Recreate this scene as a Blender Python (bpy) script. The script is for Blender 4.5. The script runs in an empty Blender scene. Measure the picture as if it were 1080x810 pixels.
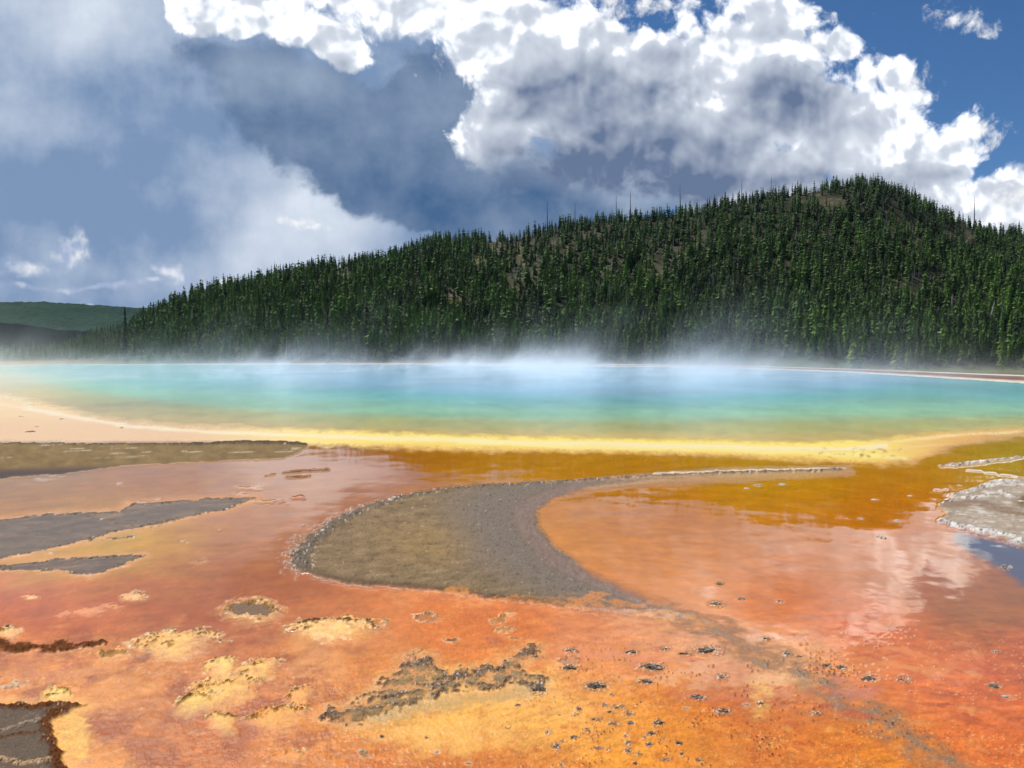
import bpy, math, random
import numpy as np

random.seed(7)
SC = bpy.context.scene
COL = SC.collection

# ------------------------------------------------------------------ camera figures
EYE = 2.4
FOC = 811.0
PITCH = math.atan((405.0 - 372.0) / FOC)
CP, SP = math.cos(PITCH), math.sin(PITCH)

def uv_of(x, y, z=0.0):
    """photograph coordinates of a world point (used to carry the traced outlines onto the ground)"""
    h = EYE - z
    dep = np.maximum(y * CP + h * SP, 0.05)
    return 540 + FOC * x / dep, 405 + FOC * (h * CP - y * SP) / dep

def ground_at(u, v, z=0.0):
    """world point on the level z that the photograph shows at (u, v)"""
    a = (u - 540) / FOC
    b = (v - 405) / FOC
    dx, dy, dz = a, CP - b * SP, -SP - b * CP
    t = (z - EYE) / dz
    return dx * t, dy * t

def at_depth(u, v, y):
    """world point at depth y along the view ray of (u, v)"""
    a = (u - 540) / FOC
    b = (v - 405) / FOC
    dx, dy, dz = a, CP - b * SP, -SP - b * CP
    t = y / dy
    return dx * t, y, EYE + dz * t

def lin(c):
    c = np.asarray(c, dtype=float) / 255.0
    return np.where(c <= 0.04045, c / 12.92, ((c + 0.055) / 1.055) ** 2.4)

ALB = 0.74
def S(r, g, b):
    return lin((r, g, b)) * ALB

# ------------------------------------------------------------------ numpy noise
def _hash(ix, iy, seed):
    h = (ix.astype(np.int64) * 374761393 + iy.astype(np.int64) * 668265263 + seed * 974634777) & 0xFFFFFFFF
    h = ((h ^ (h >> 13)) * 1274126177) & 0xFFFFFFFF
    return h ^ (h >> 16)

def perlin(x, y, seed=0):
    xi, yi = np.floor(x), np.floor(y)
    xf, yf = x - xi, y - yi
    def g(ix, iy, fx, fy):
        a = (_hash(ix, iy, seed) & 1023) * (2 * math.pi / 1024)
        return np.cos(a) * fx + np.sin(a) * fy
    n00 = g(xi, yi, xf, yf); n10 = g(xi + 1, yi, xf - 1, yf)
    n01 = g(xi, yi + 1, xf, yf - 1); n11 = g(xi + 1, yi + 1, xf - 1, yf - 1)
    sx = xf * xf * xf * (xf * (xf * 6 - 15) + 10)
    sy = yf * yf * yf * (yf * (yf * 6 - 15) + 10)
    return 1.5 * ((n00 * (1 - sx) + n10 * sx) * (1 - sy) + (n01 * (1 - sx) + n11 * sx) * sy)

def fbm(x, y, oct=4, seed=0, rough=0.5):
    s, a, t = 0.0, 1.0, 0.0
    for i in range(oct):
        s = s + a * perlin(x, y, seed + i * 17)
        t += a; a *= rough; x = x * 2.03 + 11.3; y = y * 2.03 + 5.7
    return s / t

def ss(a, b, x):
    t = np.clip((x - a) / (b - a), 0, 1)
    return t * t * (3 - 2 * t)

# ------------------------------------------------------------------ blender helpers
def mesh_np(name, V, F, mats=(), parent=None, smooth=False, midx=None):
    me = bpy.data.meshes.new(name)
    V = np.asarray(V, dtype=np.float32); F = np.asarray(F, dtype=np.int32)
    me.vertices.add(len(V)); me.vertices.foreach_set("co", V.ravel())
    k = F.shape[1]
    me.loops.add(F.size); me.loops.foreach_set("vertex_index", F.ravel())
    me.polygons.add(len(F))
    me.polygons.foreach_set("loop_start", np.arange(0, F.size, k, dtype=np.int32))
    me.polygons.foreach_set("loop_total", np.full(len(F), k, dtype=np.int32))
    for m in mats: me.materials.append(m)
    if midx is not None: me.polygons.foreach_set("material_index", np.asarray(midx, dtype=np.int32))
    me.polygons.foreach_set("use_smooth", np.full(len(F), smooth, dtype=bool))
    me.update(calc_edges=True)
    o = bpy.data.objects.new(name, me); COL.objects.link(o)
    if parent: o.parent = parent
    return o

def attr_f(o, name, a):
    at = o.data.attributes.new(name, 'FLOAT', 'POINT'); at.data.foreach_set("value", np.asarray(a, dtype=np.float32))

def attr_c(o, name, a):
    at = o.data.attributes.new(name, 'FLOAT_COLOR', 'POINT')
    c = np.ones((len(a), 4), dtype=np.float32); c[:, :3] = a
    at.data.foreach_set("color", c.ravel())

def tag(o, label=None, cat=None, group=None, kind=None):
    if label: o["label"] = label
    if cat: o["category"] = cat
    if group: o["group"] = group
    if kind: o["kind"] = kind
    return o

def empty(name, loc, rz=0.0):
    o = bpy.data.objects.new(name, None); COL.objects.link(o)
    o.location = loc; o.rotation_euler = (0, 0, rz); o.empty_display_size = 0.1
    return o

class NT:
    """small node-tree writer"""
    def __init__(s, tree): s.t = tree; s.n = tree.nodes; s.l = tree.links
    def new(s, typ, **kw):
        n = s.n.new(typ)
        for k, v in kw.items(): setattr(n, k, v)
        return n
    def put(s, sock, v):
        if hasattr(v, 'is_output'): s.l.new(v, sock)
        elif v is not None: sock.default_value = v
    def m(s, op, a, b=None, c=None, clamp=False):
        n = s.new('ShaderNodeMath', operation=op, use_clamp=clamp)
        for i, q in enumerate((a, b, c)):
            if q is not None: s.put(n.inputs[i], q)
        return n.outputs[0]
    def v(s, op, a, b=None, scale=None):
        n = s.new('ShaderNodeVectorMath', operation=op)
        s.put(n.inputs[0], a)
        if b is not None: s.put(n.inputs[1], b)
        if scale is not None: s.put(n.inputs['Scale'], scale)
        return n.outputs['Value'] if op in ('LENGTH', 'DOT_PRODUCT', 'DISTANCE') else n.outputs[0]
    def mix(s, f, a, b, blend='MIX', clamp=True):
        n = s.new('ShaderNodeMix', data_type='RGBA', blend_type=blend, clamp_factor=clamp)
        s.put(n.inputs['Factor'], f)
        for i, q in ((6, a), (7, b)):
            if isinstance(q, (tuple, list, np.ndarray)): q = tuple(float(k) for k in q[:3]) + (1.0,)
            s.put(n.inputs[i], q)
        return n.outputs[2]
    def rng(s, x, a, b, c=0.0, d=1.0, smooth=False):
        n = s.new('ShaderNodeMapRange', interpolation_type='SMOOTHSTEP' if smooth else 'LINEAR')
        s.put(n.inputs[0], x)
        for i, q in enumerate((a, b, c, d)): s.put(n.inputs[i + 1], q)
        return n.outputs[0]
    def noise(s, vec, scale, detail=4, rough=0.5, dist=0.0, dims='3D', lac=2.0):
        n = s.new('ShaderNodeTexNoise', noise_dimensions=dims)
        s.put(n.inputs['Vector'], vec); s.put(n.inputs['Scale'], scale); s.put(n.inputs['Detail'], detail)
        s.put(n.inputs['Roughness'], rough); s.put(n.inputs['Distortion'], dist); s.put(n.inputs['Lacunarity'], lac)
        return n.outputs[0], n.outputs[1]
    def vor(s, vec, scale, feature='F1', detail=0, rough=0.5, smooth=None, dims='3D', lac=2.0):
        n = s.new('ShaderNodeTexVoronoi', voronoi_dimensions=dims, feature=feature)
        s.put(n.inputs['Vector'], vec); s.put(n.inputs['Scale'], scale)
        s.put(n.inputs['Detail'], detail); s.put(n.inputs['Roughness'], rough); s.put(n.inputs['Lacunarity'], lac)
        if smooth is not None: s.put(n.inputs['Smoothness'], smooth)
        return n.outputs['Distance'], n.outputs['Color']
    def att(s, name):
        n = s.new('ShaderNodeAttribute', attribute_name=name)
        return n.outputs
    def comb(s, x, y, z):
        n = s.new('ShaderNodeCombineXYZ')
        for i, q in enumerate((x, y, z)): s.put(n.inputs[i], q)
        return n.outputs[0]
    def sep(s, v):
        n = s.new('ShaderNodeSeparateXYZ'); s.put(n.inputs[0], v); return n.outputs
    def bump(s, h, strength, dist, normal=None):
        n = s.new('ShaderNodeBump'); s.put(n.inputs['Height'], h); s.put(n.inputs['Strength'], strength); s.put(n.inputs['Distance'], dist)
        if normal is not None: s.l.new(normal, n.inputs['Normal'])
        return n.outputs[0]

def material(name):
    m = bpy.data.materials.new(name); m.use_nodes = True
    t = NT(m.node_tree)
    p = m.node_tree.nodes['Principled BSDF']
    return m, t, p
# ------------------------------------------------------------------ camera, sun, view
cam = bpy.data.cameras.new("camera"); cam.lens = 36.0 * FOC / 1080.0; cam.sensor_width = 36.0
cam.clip_start = 0.05; cam.clip_end = 60000
co = bpy.data.objects.new("camera", cam); COL.objects.link(co)
co.location = (0, 0, EYE); co.rotation_euler = (math.pi / 2 - PITCH, 0, 0)
SC.camera = co
SC.render.engine = 'CYCLES'
SC.view_settings.view_transform = 'Standard'; SC.view_settings.look = 'None'
SC.view_settings.exposure = 0.34; SC.view_settings.gamma = 1.0; SC.view_settings.use_curve_mapping = False
SC.cycles.max_bounces = 8; SC.cycles.volume_bounces = 1; SC.cycles.transparent_max_bounces = 12
SC.cycles.use_denoising = True

SUN_EL, SUN_AZ = 56.0, -28.0          # degrees; azimuth from the view direction, negative to the left
sl = bpy.data.lights.new("sun", 'SUN'); sl.energy = 4.7; sl.angle = math.radians(0.53); sl.color = (1.0, 0.955, 0.89)
so = bpy.data.objects.new("sun", sl); COL.objects.link(so)
so.rotation_euler = (math.radians(90 - SUN_EL), 0, math.radians(180 - SUN_AZ))
so.location = (0, 0, 60)

# ------------------------------------------------------------------ sky with clouds
W = bpy.data.worlds.new("World"); SC.world = W; W.use_nodes = True
w = NT(W.node_tree)
for n in list(w.n): w.n.remove(n)
sky = w.new('ShaderNodeTexSky', sky_type='NISHITA')
sky.sun_disc = False; sky.sun_elevation = math.radians(SUN_EL); sky.sun_rotation = math.radians(SUN_AZ)
sky.altitude = 2200; sky.air_density = 0.9; sky.dust_density = 0.4; sky.ozone_density = 3.5
dirv = w.new('ShaderNodeTexCoord').outputs['Generated']
dx, dy, dz = w.sep(dirv)[:3]
front = w.rng(dy, 0.12, 0.35, smooth=True)
yy = w.m('MAXIMUM', dy, 0.1)
# tangent-plane chart of the directions round +Y, in hundredths; cloud positions and sizes are converted into it from image pixels
X = w.m('MULTIPLY', w.m('DIVIDE', dx, yy), 100.0)
Z = w.m('MULTIPLY', w.m('DIVIDE', dz, yy), 100.0)
P = w.comb(X, Z, 0.0)
def cu(u): return (u - 540) / 8.11
def cv(v): return (372 - v) / 8.11

def warp(vec, scale, amp, detail=3, rough=0.55):
    c = w.noise(vec, scale, detail, rough, dims='2D')[1]
    return w.v('ADD', vec, w.v('MULTIPLY', w.v('SUBTRACT', c, (0.5, 0.5, 0.5)), (amp, amp, 0)))

def blob(vec, u, v, ru, rv, rot=0):
    n = w.new('ShaderNodeMapping', vector_type='TEXTURE')
    w.l.new(vec, n.inputs['Vector'])
    n.inputs['Location'].default_value = (cu(u), cv(v), 0)
    n.inputs['Rotation'].default_value = (0, 0, math.radians(-rot))
    n.inputs['Scale'].default_value = (ru / 8.11, rv / 8.11, 1)
    return w.m('SUBTRACT', 1.0, w.v('LENGTH', n.outputs[0]))

def union(vec, L):
    r = None
    for b in L:
        q = blob(vec, *b)
        r = q if r is None else w.m('SMOOTH_MAX', r, q, 0.12)
    return r

def gauss(vec, L):
    """sum of soft weighted bumps: (u, v, ru, rv, rot, weight)"""
    r = None
    for b in L:
        q = w.m('MULTIPLY', w.rng(blob(vec, *b[:5]), 0.0, 1.0, smooth=True), b[5])
        r = q if r is None else w.m('ADD', r, q)
    return r

def L3(r, g, b): return tuple(lin((r, g, b)))

Pw = warp(warp(P, 0.07, 5.0, 2, 0.5), 0.35, 0.8, 3, 0.5)
Ps = warp(P, 0.04, 9.0, 4, 0.5)
fine = w.noise(P, 0.16, 9, 0.58, dims='2D')[0]
soft = w.noise(P, 0.05, 5, 0.5, dims='2D')[0]

# --- puffs: fractal rounded billows, and their relief towards the sun
def puffs(vec, d):
    a = w.vor(warp(vec, 0.22, 1.6, 3, 0.5), 0.115, 'SMOOTH_F1', d, 0.55, 0.45, '2D', 2.2)[0]
    b = w.noise(vec, 0.13, d + 4.0, 0.6, dims='2D')[0]
    return w.m('ADD', w.m('MULTIPLY', a, -0.85), w.m('MULTIPLY', b, 0.7))
pf0 = puffs(Pw, 4.0)
def billow(vec):
    a = w.vor(vec, 0.15, 'SMOOTH_F1', 2.0, 0.5, 0.5, '2D', 2.3)[0]
    b = w.noise(vec, 0.14, 4.0, 0.5, dims='2D')[0]
    return w.m('ADD', w.m('MULTIPLY', a, -0.85), w.m('MULTIPLY', b, 0.7))
Pr = warp(P, 0.09, 3.0, 1, 0.4)
pr0 = billow(Pr); pr1 = billow(w.v('ADD', Pr, (-0.8, 1.3, 0)))
relief = w.m('SUBTRACT', pr0, pr1)                      # positive where the side towards the sun is open
pfn = w.m('ADD', pf0, 0.20)

out = None
# 0 clear sky: nishita, kept as its own background
# 1 rain sheet / high grey veil on the left
veil_a = w.rng(w.m('ADD', union(Ps, [(60, 40, 520, 360, 0), (400, 240, 300, 150, 0), (230, 190, 330, 200, 20), (300, 220, 250, 130, 10), (100, 230, 330, 100, 0), (420, 240, 150, 60, 0)]),
                   w.m('MULTIPLY', w.m('SUBTRACT', fine, 0.5), 0.35)), -0.02, 0.16, smooth=True)
vb = gauss(Ps, [(95, 20, 190, 100, 0, 0.55), (310, 235, 130, 120, 25, 0.50), (370, 235, 90, 60, 10, 0.30), (20, 130, 120, 60, 0, 0.22), (250, 285, 190, 40, 0, 0.22),
                (40, 200, 140, 60, 0, -0.20), (190, 140, 120, 70, 20, -0.05), (110, 215, 120, 70, 0, -0.10), (180, 250, 90, 60, 0, -0.05), (60, 290, 120, 25, 0, 0.10)])
rain = w.noise(w.v('MULTIPLY', P, (0.5, 0.05, 1)), 0.6, 3, 0.5, dims='2D')[0]
vb = w.m('ADD', w.m('ADD', vb, 0.06), w.m('ADD', w.m('MULTIPLY', w.m('SUBTRACT', fine, 0.5), 0.5), w.m('MULTIPLY', w.m('SUBTRACT', rain, 0.5), 0.10)))
veil_c = w.mix(w.rng(vb, 0.0, 0.85), L3(122, 148, 184), L3(230, 238, 249))
# low pale bands and little lit heads near the horizon on the left
lowa = w.m('ADD', union(Pw, [(80, 262, 36, 28, 0), (35, 282, 55, 18, 0), (190, 287, 26, 16, 0), (235, 300, 40, 8, 0), (100, 300, 140, 7, 0), (45, 325, 40, 4, 0), (92, 318, 14, 4, 0)]),
           w.m('MULTIPLY', pfn, 1.0))
low_a = w.m('MULTIPLY', 0.85, w.rng(lowa, 0.0, 0.65, smooth=True))
low_c = w.mix(w.rng(w.m('ADD', relief, w.m('MULTIPLY', fine, 0.4)), 0.10, 0.50), L3(166, 180, 212), L3(246, 248, 252))
streak = w.m('MULTIPLY', 0.8, w.rng(w.m('ADD', union(Pw, [(318, 240, 34, 7, 10), (335, 247, 22, 6, 0)]), w.m('MULTIPLY', w.m('SUBTRACT', w.noise(Pw, 0.5, 6, 0.6, dims='2D')[0], 0.5), 2.2)), 0.0, 1.2, smooth=True))
# 2 the dark blue-grey cloud base
dk = w.m('ADD', union(Pw, [(330, 120, 150, 62, 12), (400, 185, 130, 62, 20), (470, 150, 110, 120, 0), (520, 215, 120, 50, -4), (620, 200, 130, 52, -6), (450, 235, 70, 22, 0), (270, 80, 90, 34, 15), (700, 200, 170, 44, -5), (580, 215, 160, 60, 0)]),
         w.m('MULTIPLY', pfn, 0.42))
dk_a = w.rng(dk, -0.02, w.rng(X, -38.0, -8.0, 0.34, 0.16), smooth=True)
db = gauss(Ps, [(470, 120, 130, 70, 0, 0.16), (300, 90, 120, 50, 10, 0.30), (620, 160, 160, 60, 0, 0.36), (450, 215, 110, 40, 10, -0.18), (350, 130, 70, 50, 20, 0.05), (560, 210, 110, 30, 0, -0.12),
                (590, 165, 90, 30, 0, 0.40), (700, 190, 120, 30, -5, 0.35)])
db = w.m('ADD', w.m('ADD', db, 0.22), w.m('MULTIPLY', w.m('SUBTRACT', fine, 0.5), 0.55))
dk_c = w.mix(w.rng(db, 0.0, 1.0), L3(66, 100, 142), L3(178, 194, 214))
# 3 bright cumulus
cum_blobs = [(250, 20, 115, 30, 10), (345, 55, 58, 26, 18), (300, 0, 160, 30, 0), (450, 10, 150, 66, 10), (560, 60, 140, 92, 0), (525, 140, 70, 55, 0), (640, 115, 160, 100, 0), (680, 70, 80, 45, 0), (770, 80, 110, 85, 0), (808, 30, 52, 48, 0),
             (850, 115, 135, 90, 10), (900, 150, 125, 80, 14), (760, 180, 190, 80, 0), (985, 170, 75, 48, 20), (960, 215, 160, 60, 0), (1050, 215, 90, 45, 0), (1110, 200, 60, 40, -30), (880, 60, 30, 22, 0), (930, 80, 30, 24, 0), (610, 175, 110, 45, 0), (720, 140, 130, 70, 0), (600, 130, 110, 80, 0), (850, 260, 330, 90, 0), (1060, 260, 140, 80, 0)]
cm = w.m('ADD', union(Pw, cum_blobs), w.m('MULTIPLY', pfn, 0.72))
lowleft = w.m('MULTIPLY', w.rng(Z, 28.0, 20.0), w.rng(X, 26.0, 6.0))
cm_a = w.rng(cm, 0.0, w.m('ADD', 0.30, w.m('MULTIPLY', lowleft, 0.55)), smooth=True)
wisp = w.rng(w.m('ADD', union(Pw, [(640, 8, 55, 22, 0), (690, 10, 40, 16, 0), (958, 88, 22, 22, 30), (1000, 30, 34, 14, 8), (1020, 38, 36, 9, 4), (1070, 215, 40, 22, 0), (1030, 140, 30, 20, 20)]),
                   w.m('MULTIPLY', w.m('SUBTRACT', w.noise(Pw, 0.5, 7, 0.62, dims='2D')[0], 0.5), 3.2)), 0.0, 1.5, smooth=True)
# shade inside the cumulus: thick middles and flat bases go grey
grey = gauss(warp(P, 0.09, 4.0, 3, 0.5), [(835, 108, 90, 52, 5, 0.80), (800, 95, 70, 44, 0, 0.22), (600, 98, 120, 62, 12, 0.62), (690, 95, 95, 52, 0, 0.50), (740, 155, 210, 46, -4, 0.42), (640, 165, 170, 66, 0, 0.62), (555, 105, 80, 60, 0, 0.22),
                  (780, 192, 210, 40, -3, 0.5), (980, 190, 60, 26, 0, 0.25), (900, 190, 130, 36, 0, 0.35), (545, 180, 90, 50, 0, 0.7), (310, 68, 140, 22, 14, 0.45), (425, 62, 60, 36, 10, 0.35), (650, 205, 260, 44, 0, 0.7), (800, 260, 400, 60, 0, 0.4), (700, 60, 60, 30, 0, 0.2), (905, 130, 60, 40, 0, 0.15)])
shade = w.m('ADD', w.m('MULTIPLY', grey, 1.3), w.m('MULTIPLY', w.m('SUBTRACT', 0.5, fine), 0.38))
shade = w.m('SUBTRACT', shade, w.m('MULTIPLY', w.m('MULTIPLY', relief, 0.95), w.rng(cm, 0.15, 0.9, 1.1, 0.6)))
edge = w.rng(cm, 0.05, 0.55)
shade = w.m('ADD', shade, w.m('SUBTRACT', w.m('MULTIPLY', edge, 0.34), 0.02))
cum_c = w.mix(w.rng(shade, -0.70, 0.40), (2.8, 2.75, 2.68), L3(222, 229, 240))
cum_c = w.mix(w.rng(shade, 0.22, 1.5), cum_c, L3(100, 118, 150))

def over(base, f, top): return w.mix(f, base, top)
blue = w.mix(w.rng(Z, 3.0, 46.0), L3(150, 190, 228), L3(40, 96, 176))
acc = veil_c
acc_a = veil_a
def comp(c, a, c2, a2):
    na = w.m('SUBTRACT', 1.0, w.m('MULTIPLY', w.m('SUBTRACT', 1.0, a), w.m('SUBTRACT', 1.0, a2)))
    return w.mix(w.m('DIVIDE', a2, w.m('MAXIMUM', na, 1e-4)), c, c2), na
acc, acc_a = comp(acc, acc_a, low_c, low_a)
acc, acc_a = comp(acc, acc_a, (1.0, 1.0, 1.0), streak)
acc, acc_a = comp(acc, acc_a, dk_c, dk_a)
acc, acc_a = comp(acc, acc_a, cum_c, cm_a)
acc, acc_a = comp(acc, acc_a, (0.98, 0.99, 1.0), wisp)
# clouds overhead and behind, from the direction itself
ov = w.noise(dirv, 2.2, 8, 0.55)[0]
ov_a = w.m('MULTIPLY', w.rng(ov, 0.58, 0.70, smooth=True), w.rng(dz, 0.0, 0.15, smooth=True))
ov_c = w.mix(w.rng(ov, 0.52, 0.72), (0.75, 0.77, 0.8), L3(130, 148, 180))
cc = w.mix(front, ov_c, acc)
ca = w.m('ADD', w.m('MULTIPLY', front, acc_a), w.m('MULTIPLY', w.m('SUBTRACT', 1.0, front), ov_a))
ca = w.m('MULTIPLY', ca, w.rng(dz, -0.01, 0.01))
bg1 = w.new('ShaderNodeBackground'); hs = w.new('ShaderNodeHueSaturation'); hs.inputs['Saturation'].default_value = 1.2; hs.inputs['Value'].default_value = 0.85; w.l.new(sky.outputs[0], hs.inputs['Color']); w.l.new(hs.outputs[0], bg1.inputs[0]); bg1.inputs[1].default_value = 0.08
bg2 = w.new('ShaderNodeBackground'); w.l.new(cc, bg2.inputs[0]); bg2.inputs[1].default_value = 0.80
mx = w.new('ShaderNodeMixShader'); w.l.new(ca, mx.inputs[0]); w.l.new(bg1.outputs[0], mx.inputs[1]); w.l.new(bg2.outputs[0], mx.inputs[2])
wo = w.new('ShaderNodeOutputWorld'); w.l.new(mx.outputs[0], wo.inputs[0])
W.cycles.sampling_method = 'MANUAL'; W.cycles.sample_map_resolution = 512
# ------------------------------------------------------------------ stones: where the photograph shows them (u, v, half width, half height), tone, label, group
D_, L_ = 'dark', 'pale'
G1, G2, G3, G4 = 'dark crust stones in the right foreground', 'small dark stones on the yellow orange mat', 'pale stones in the amber water', 'dark specks on the cream flat'
SMALL = 'small dark crumbly stone among many on the yellow orange mat at the bottom'
STONES = [
 (603, 686, 9, 3.0, D_, 'dark crust stone just above the pinkish brown pit right of the broken crust', G1),
 (601, 705, 9, 3.2, D_, 'dark crust stone just below the pinkish brown pit right of the broken crust', G1),
 (568, 727, 9, 6.5, D_, 'dark lump at the right tip of the broken grey crust', G1),
 (628, 724, 13, 5.0, D_, 'long dark crumbly stone right of the tip of the broken grey crust', G1),
 (666, 688, 8, 2.6, D_, 'flat dark stone on the pinkish mat, left of a small tilted one', G1),
 (688, 704, 15, 5.0, D_, 'widest dark crumbly stone in the middle of the pinkish mat', G1),
 (702, 685, 7, 2.6, D_, 'small tilted dark stone above the widest stone of the pinkish mat', G1),
 (681, 719, 7.5, 3.0, D_, 'white flecked dark stone directly below the widest stone of the pinkish mat', G1),
 (722, 690, 7, 2.0, D_, 'thin dark stone at the left end of the long black crust strip', G1),
 (746, 686, 17, 5.0, D_, 'long black crust strip at the lower edge of the grey streak', G1),
 (735, 736, 9, 3.0, D_, 'pale flecked dark stone on the dark rust mat above the white stone', G1),
 (724, 747, 3.2, 2.2, L_, 'small bright white stone alone on the dark rust mat', G1),
 (763, 750, 10, 4.0, D_, 'white flecked oval dark stone on the pinkish strip at the bottom', G1),
 (762, 714, 6, 3.5, D_, 'dark stone above the oval flecked one, left of the pale yellow patch', G1),
 (787, 743, 4, 2.4, L_, 'small pale stone between the oval dark stone and a black one', G1),
 (802, 742, 5, 3.0, D_, 'black stone at the upper left edge of the dark rust mat', G1),
 (862, 753, 6, 3.0, D_, 'grey flecked stone alone on the orange mat near the bottom', G1),
 (830, 689, 6, 3.6, D_, 'black stone where the white reflection meets the grey streak', G1),
 (872, 702, 6, 2.0, D_, 'thin black stone at the upper edge of the grey brown streak', G1),
 (887, 704, 6, 3.0, D_, 'black stone close beside the thin one on the grey brown streak', G1),
 (917, 716, 9.5, 3.6, D_, 'grey black stone on the upper edge of the broad grey brown streak', G1),
 (953, 717, 8, 3.6, D_, 'white flecked stone on bright orange mat, farther along than the streak', G1),
 (1049, 724, 6.5, 3.6, D_, 'dark stone above a rust red blotch near the right edge', G1),
 (1050, 687, 4.5, 1.4, L_, 'flat pale stone on the wet red mat near the right edge', G1),
 (1062, 735, 5, 1.6, L_, 'flat pale stone beside the dark stone near the right edge', G1),
 (755, 637, 8, 3.4, D_, 'dark stone on the bright mat just above the tail of the grey streak', G1),
 (759, 616, 4.5, 2.2, D_, 'small dark stone in shallow water, farthest of those above the grey tail', G1),
 (782, 632, 4.5, 1.4, D_, 'thin dark stone in shallow water, the left one of a spaced pair', G1),
 (822, 634, 4, 1.3, D_, 'thin dark stone in shallow water, the right one of a spaced pair', G1),
 (809, 674, 5, 1.5, D_, 'thin dark stone on the whitish patch of the grey tail', G1),
 (843, 692, 4.5, 1.5, D_, 'thin dark stone right of the black stone by the white reflection', G1),
 (1061, 599, 5, 2.6, D_, 'dark stone standing in the blue run of water by the pale island', G1),
 (930, 567, 6.5, 3.2, L_, 'largest white stone standing in the amber water', G3),
 (923, 527, 4, 1.1, L_, 'flat pale stone in amber water left of the pale island', G3), (960, 523, 4, 1.1, L_, 'flat pale stone in amber water nearest the pale island', G3),
 (908, 547, 4, 1.2, L_, 'flat pale stone in amber water, the left one of two before the largest', G3), (947, 549, 4, 1.2, L_, 'flat pale stone in amber water, the right one of two before the largest', G3),
 (986, 527, 3, 1.2, L_, 'small white stone touching the edge of the pale island', G3),
 (800, 512, 6, 1.3, L_, 'long pale stone below the end of the thin sinter rim', G3), (788, 515, 3.5, 1.0, L_, 'short pale stone at the left of the long pale one below the rim', G3), (825, 511, 5.5, 1.5, L_, 'pale stone at the right of the long pale one below the rim', G3),
 (1012, 512, 3, 1.2, L_, 'tiny white stone in orange water above the pale island', G3),
 (652, 746, 8, 2.6, D_, 'longest slanting dark stone on the yellow orange mat', G2),
 (663, 753, 6.5, 2.6, D_, 'pale backed dark stone touching the end of the longest slanting one', G2),
 (695, 763, 7, 3.8, D_, 'large dark stone at the right of the stony yellow orange mat', G2),
 (648, 763, 6, 2.8, D_, 'round grey stone below the longest slanting one', G2),
 (629, 759, 6, 2.0, D_, 'flat dark stone left of the round grey stone', G2),
 (611, 748, 3.6, 3.6, D_, 'dark stone at the upper left corner of the stony yellow orange mat', G2),
 (587, 788, 5, 4.6, D_, 'black stone at the lower left of the stony yellow orange mat', G2),
 (702, 801, 5.5, 2.4, D_, 'black stone nearest the bottom edge on the yellow orange mat', G2)]
for (u, v, ru, rv) in [(607, 754, 4, 2.4), (638, 743, 4, 2.4), (665, 763, 4, 2.8), (687, 774, 5, 2.6), (679, 778, 3.4, 2), (660, 776, 3, 2), (663, 783, 4, 2.8), (685, 785, 5, 3), (663, 792, 4, 3), (674, 795, 3, 2.4), (716, 784, 4, 2.2), (605, 778, 4.5, 2.2), (631, 789, 5, 2.6), (641, 791, 2.4, 1.6), (579, 773, 2.4, 1.6), (619, 770, 2.8, 1.6), (590, 754, 2, 1.2), (593, 782, 3.4, 1.4), (719, 796, 2, 2), (700, 780, 2, 1.4), (738, 802, 4, 2.4), (643, 751, 3, 1.4), (676, 740, 2.4, 1.2), (645, 733, 2.4, 1.4), (593, 806, 3.4, 2.4), (670, 805, 3, 2.2)]:
    STONES.append((u, v, ru, rv, D_, SMALL, 'small dark stones scattered on the yellow orange mat'))
STONES += [(461, 793, 4, 2.8, L_, 'pale stone in the dark orange mat below the yellow patch', None), (494, 805, 4, 2.4, L_, 'pale stone at the bottom edge below the yellow patch', None), (382, 792, 4.5, 2.8, L_, 'pale stone at the left of the dark orange mat below the yellow patch', None),
 (403, 777, 2.4, 1.6, D_, 'small dark stone on the left part of the yellow patch', 'dark stones on the yellow patch'), (450, 778, 2.2, 1.6, D_, 'small dark stone in the middle of the lower yellow patch', 'dark stones on the yellow patch'), (535, 768, 2.4, 1.4, D_, 'small dark stone on the right part of the yellow patch', 'dark stones on the yellow patch'), (546, 744, 3, 1.4, D_, 'small dark stone at the top right of the yellow patch', 'dark stones on the yellow patch'), (578, 773, 4, 2, D_, 'dark stone right of the yellow patch, at the edge of the stony mat', 'dark stones on the yellow patch'),
 (57, 733, 2.2, 3, D_, 'tiny dark stone on top of the bright cream mound at the left', None), (8, 662, 2.4, 2.4, D_, 'tiny dark stone on the cream mound at the left edge', None),
 (32, 455.5, 5, 0.9, D_, 'longest dark stone lying on the cream flat left of the pool', G4), (39, 450, 2.2, 0.8, D_, 'small dark stone just beyond the longest one on the cream flat', G4), (23, 439.5, 2.6, 0.8, D_, 'small dark stone near the left edge of the cream flat', G4), (65, 442, 2.4, 0.8, D_, 'small dark stone on the cream ribbon by the pool', G4), (128, 451, 2, 0.8, D_, 'small dark stone at the right end of the cream flat', G4)]
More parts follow.
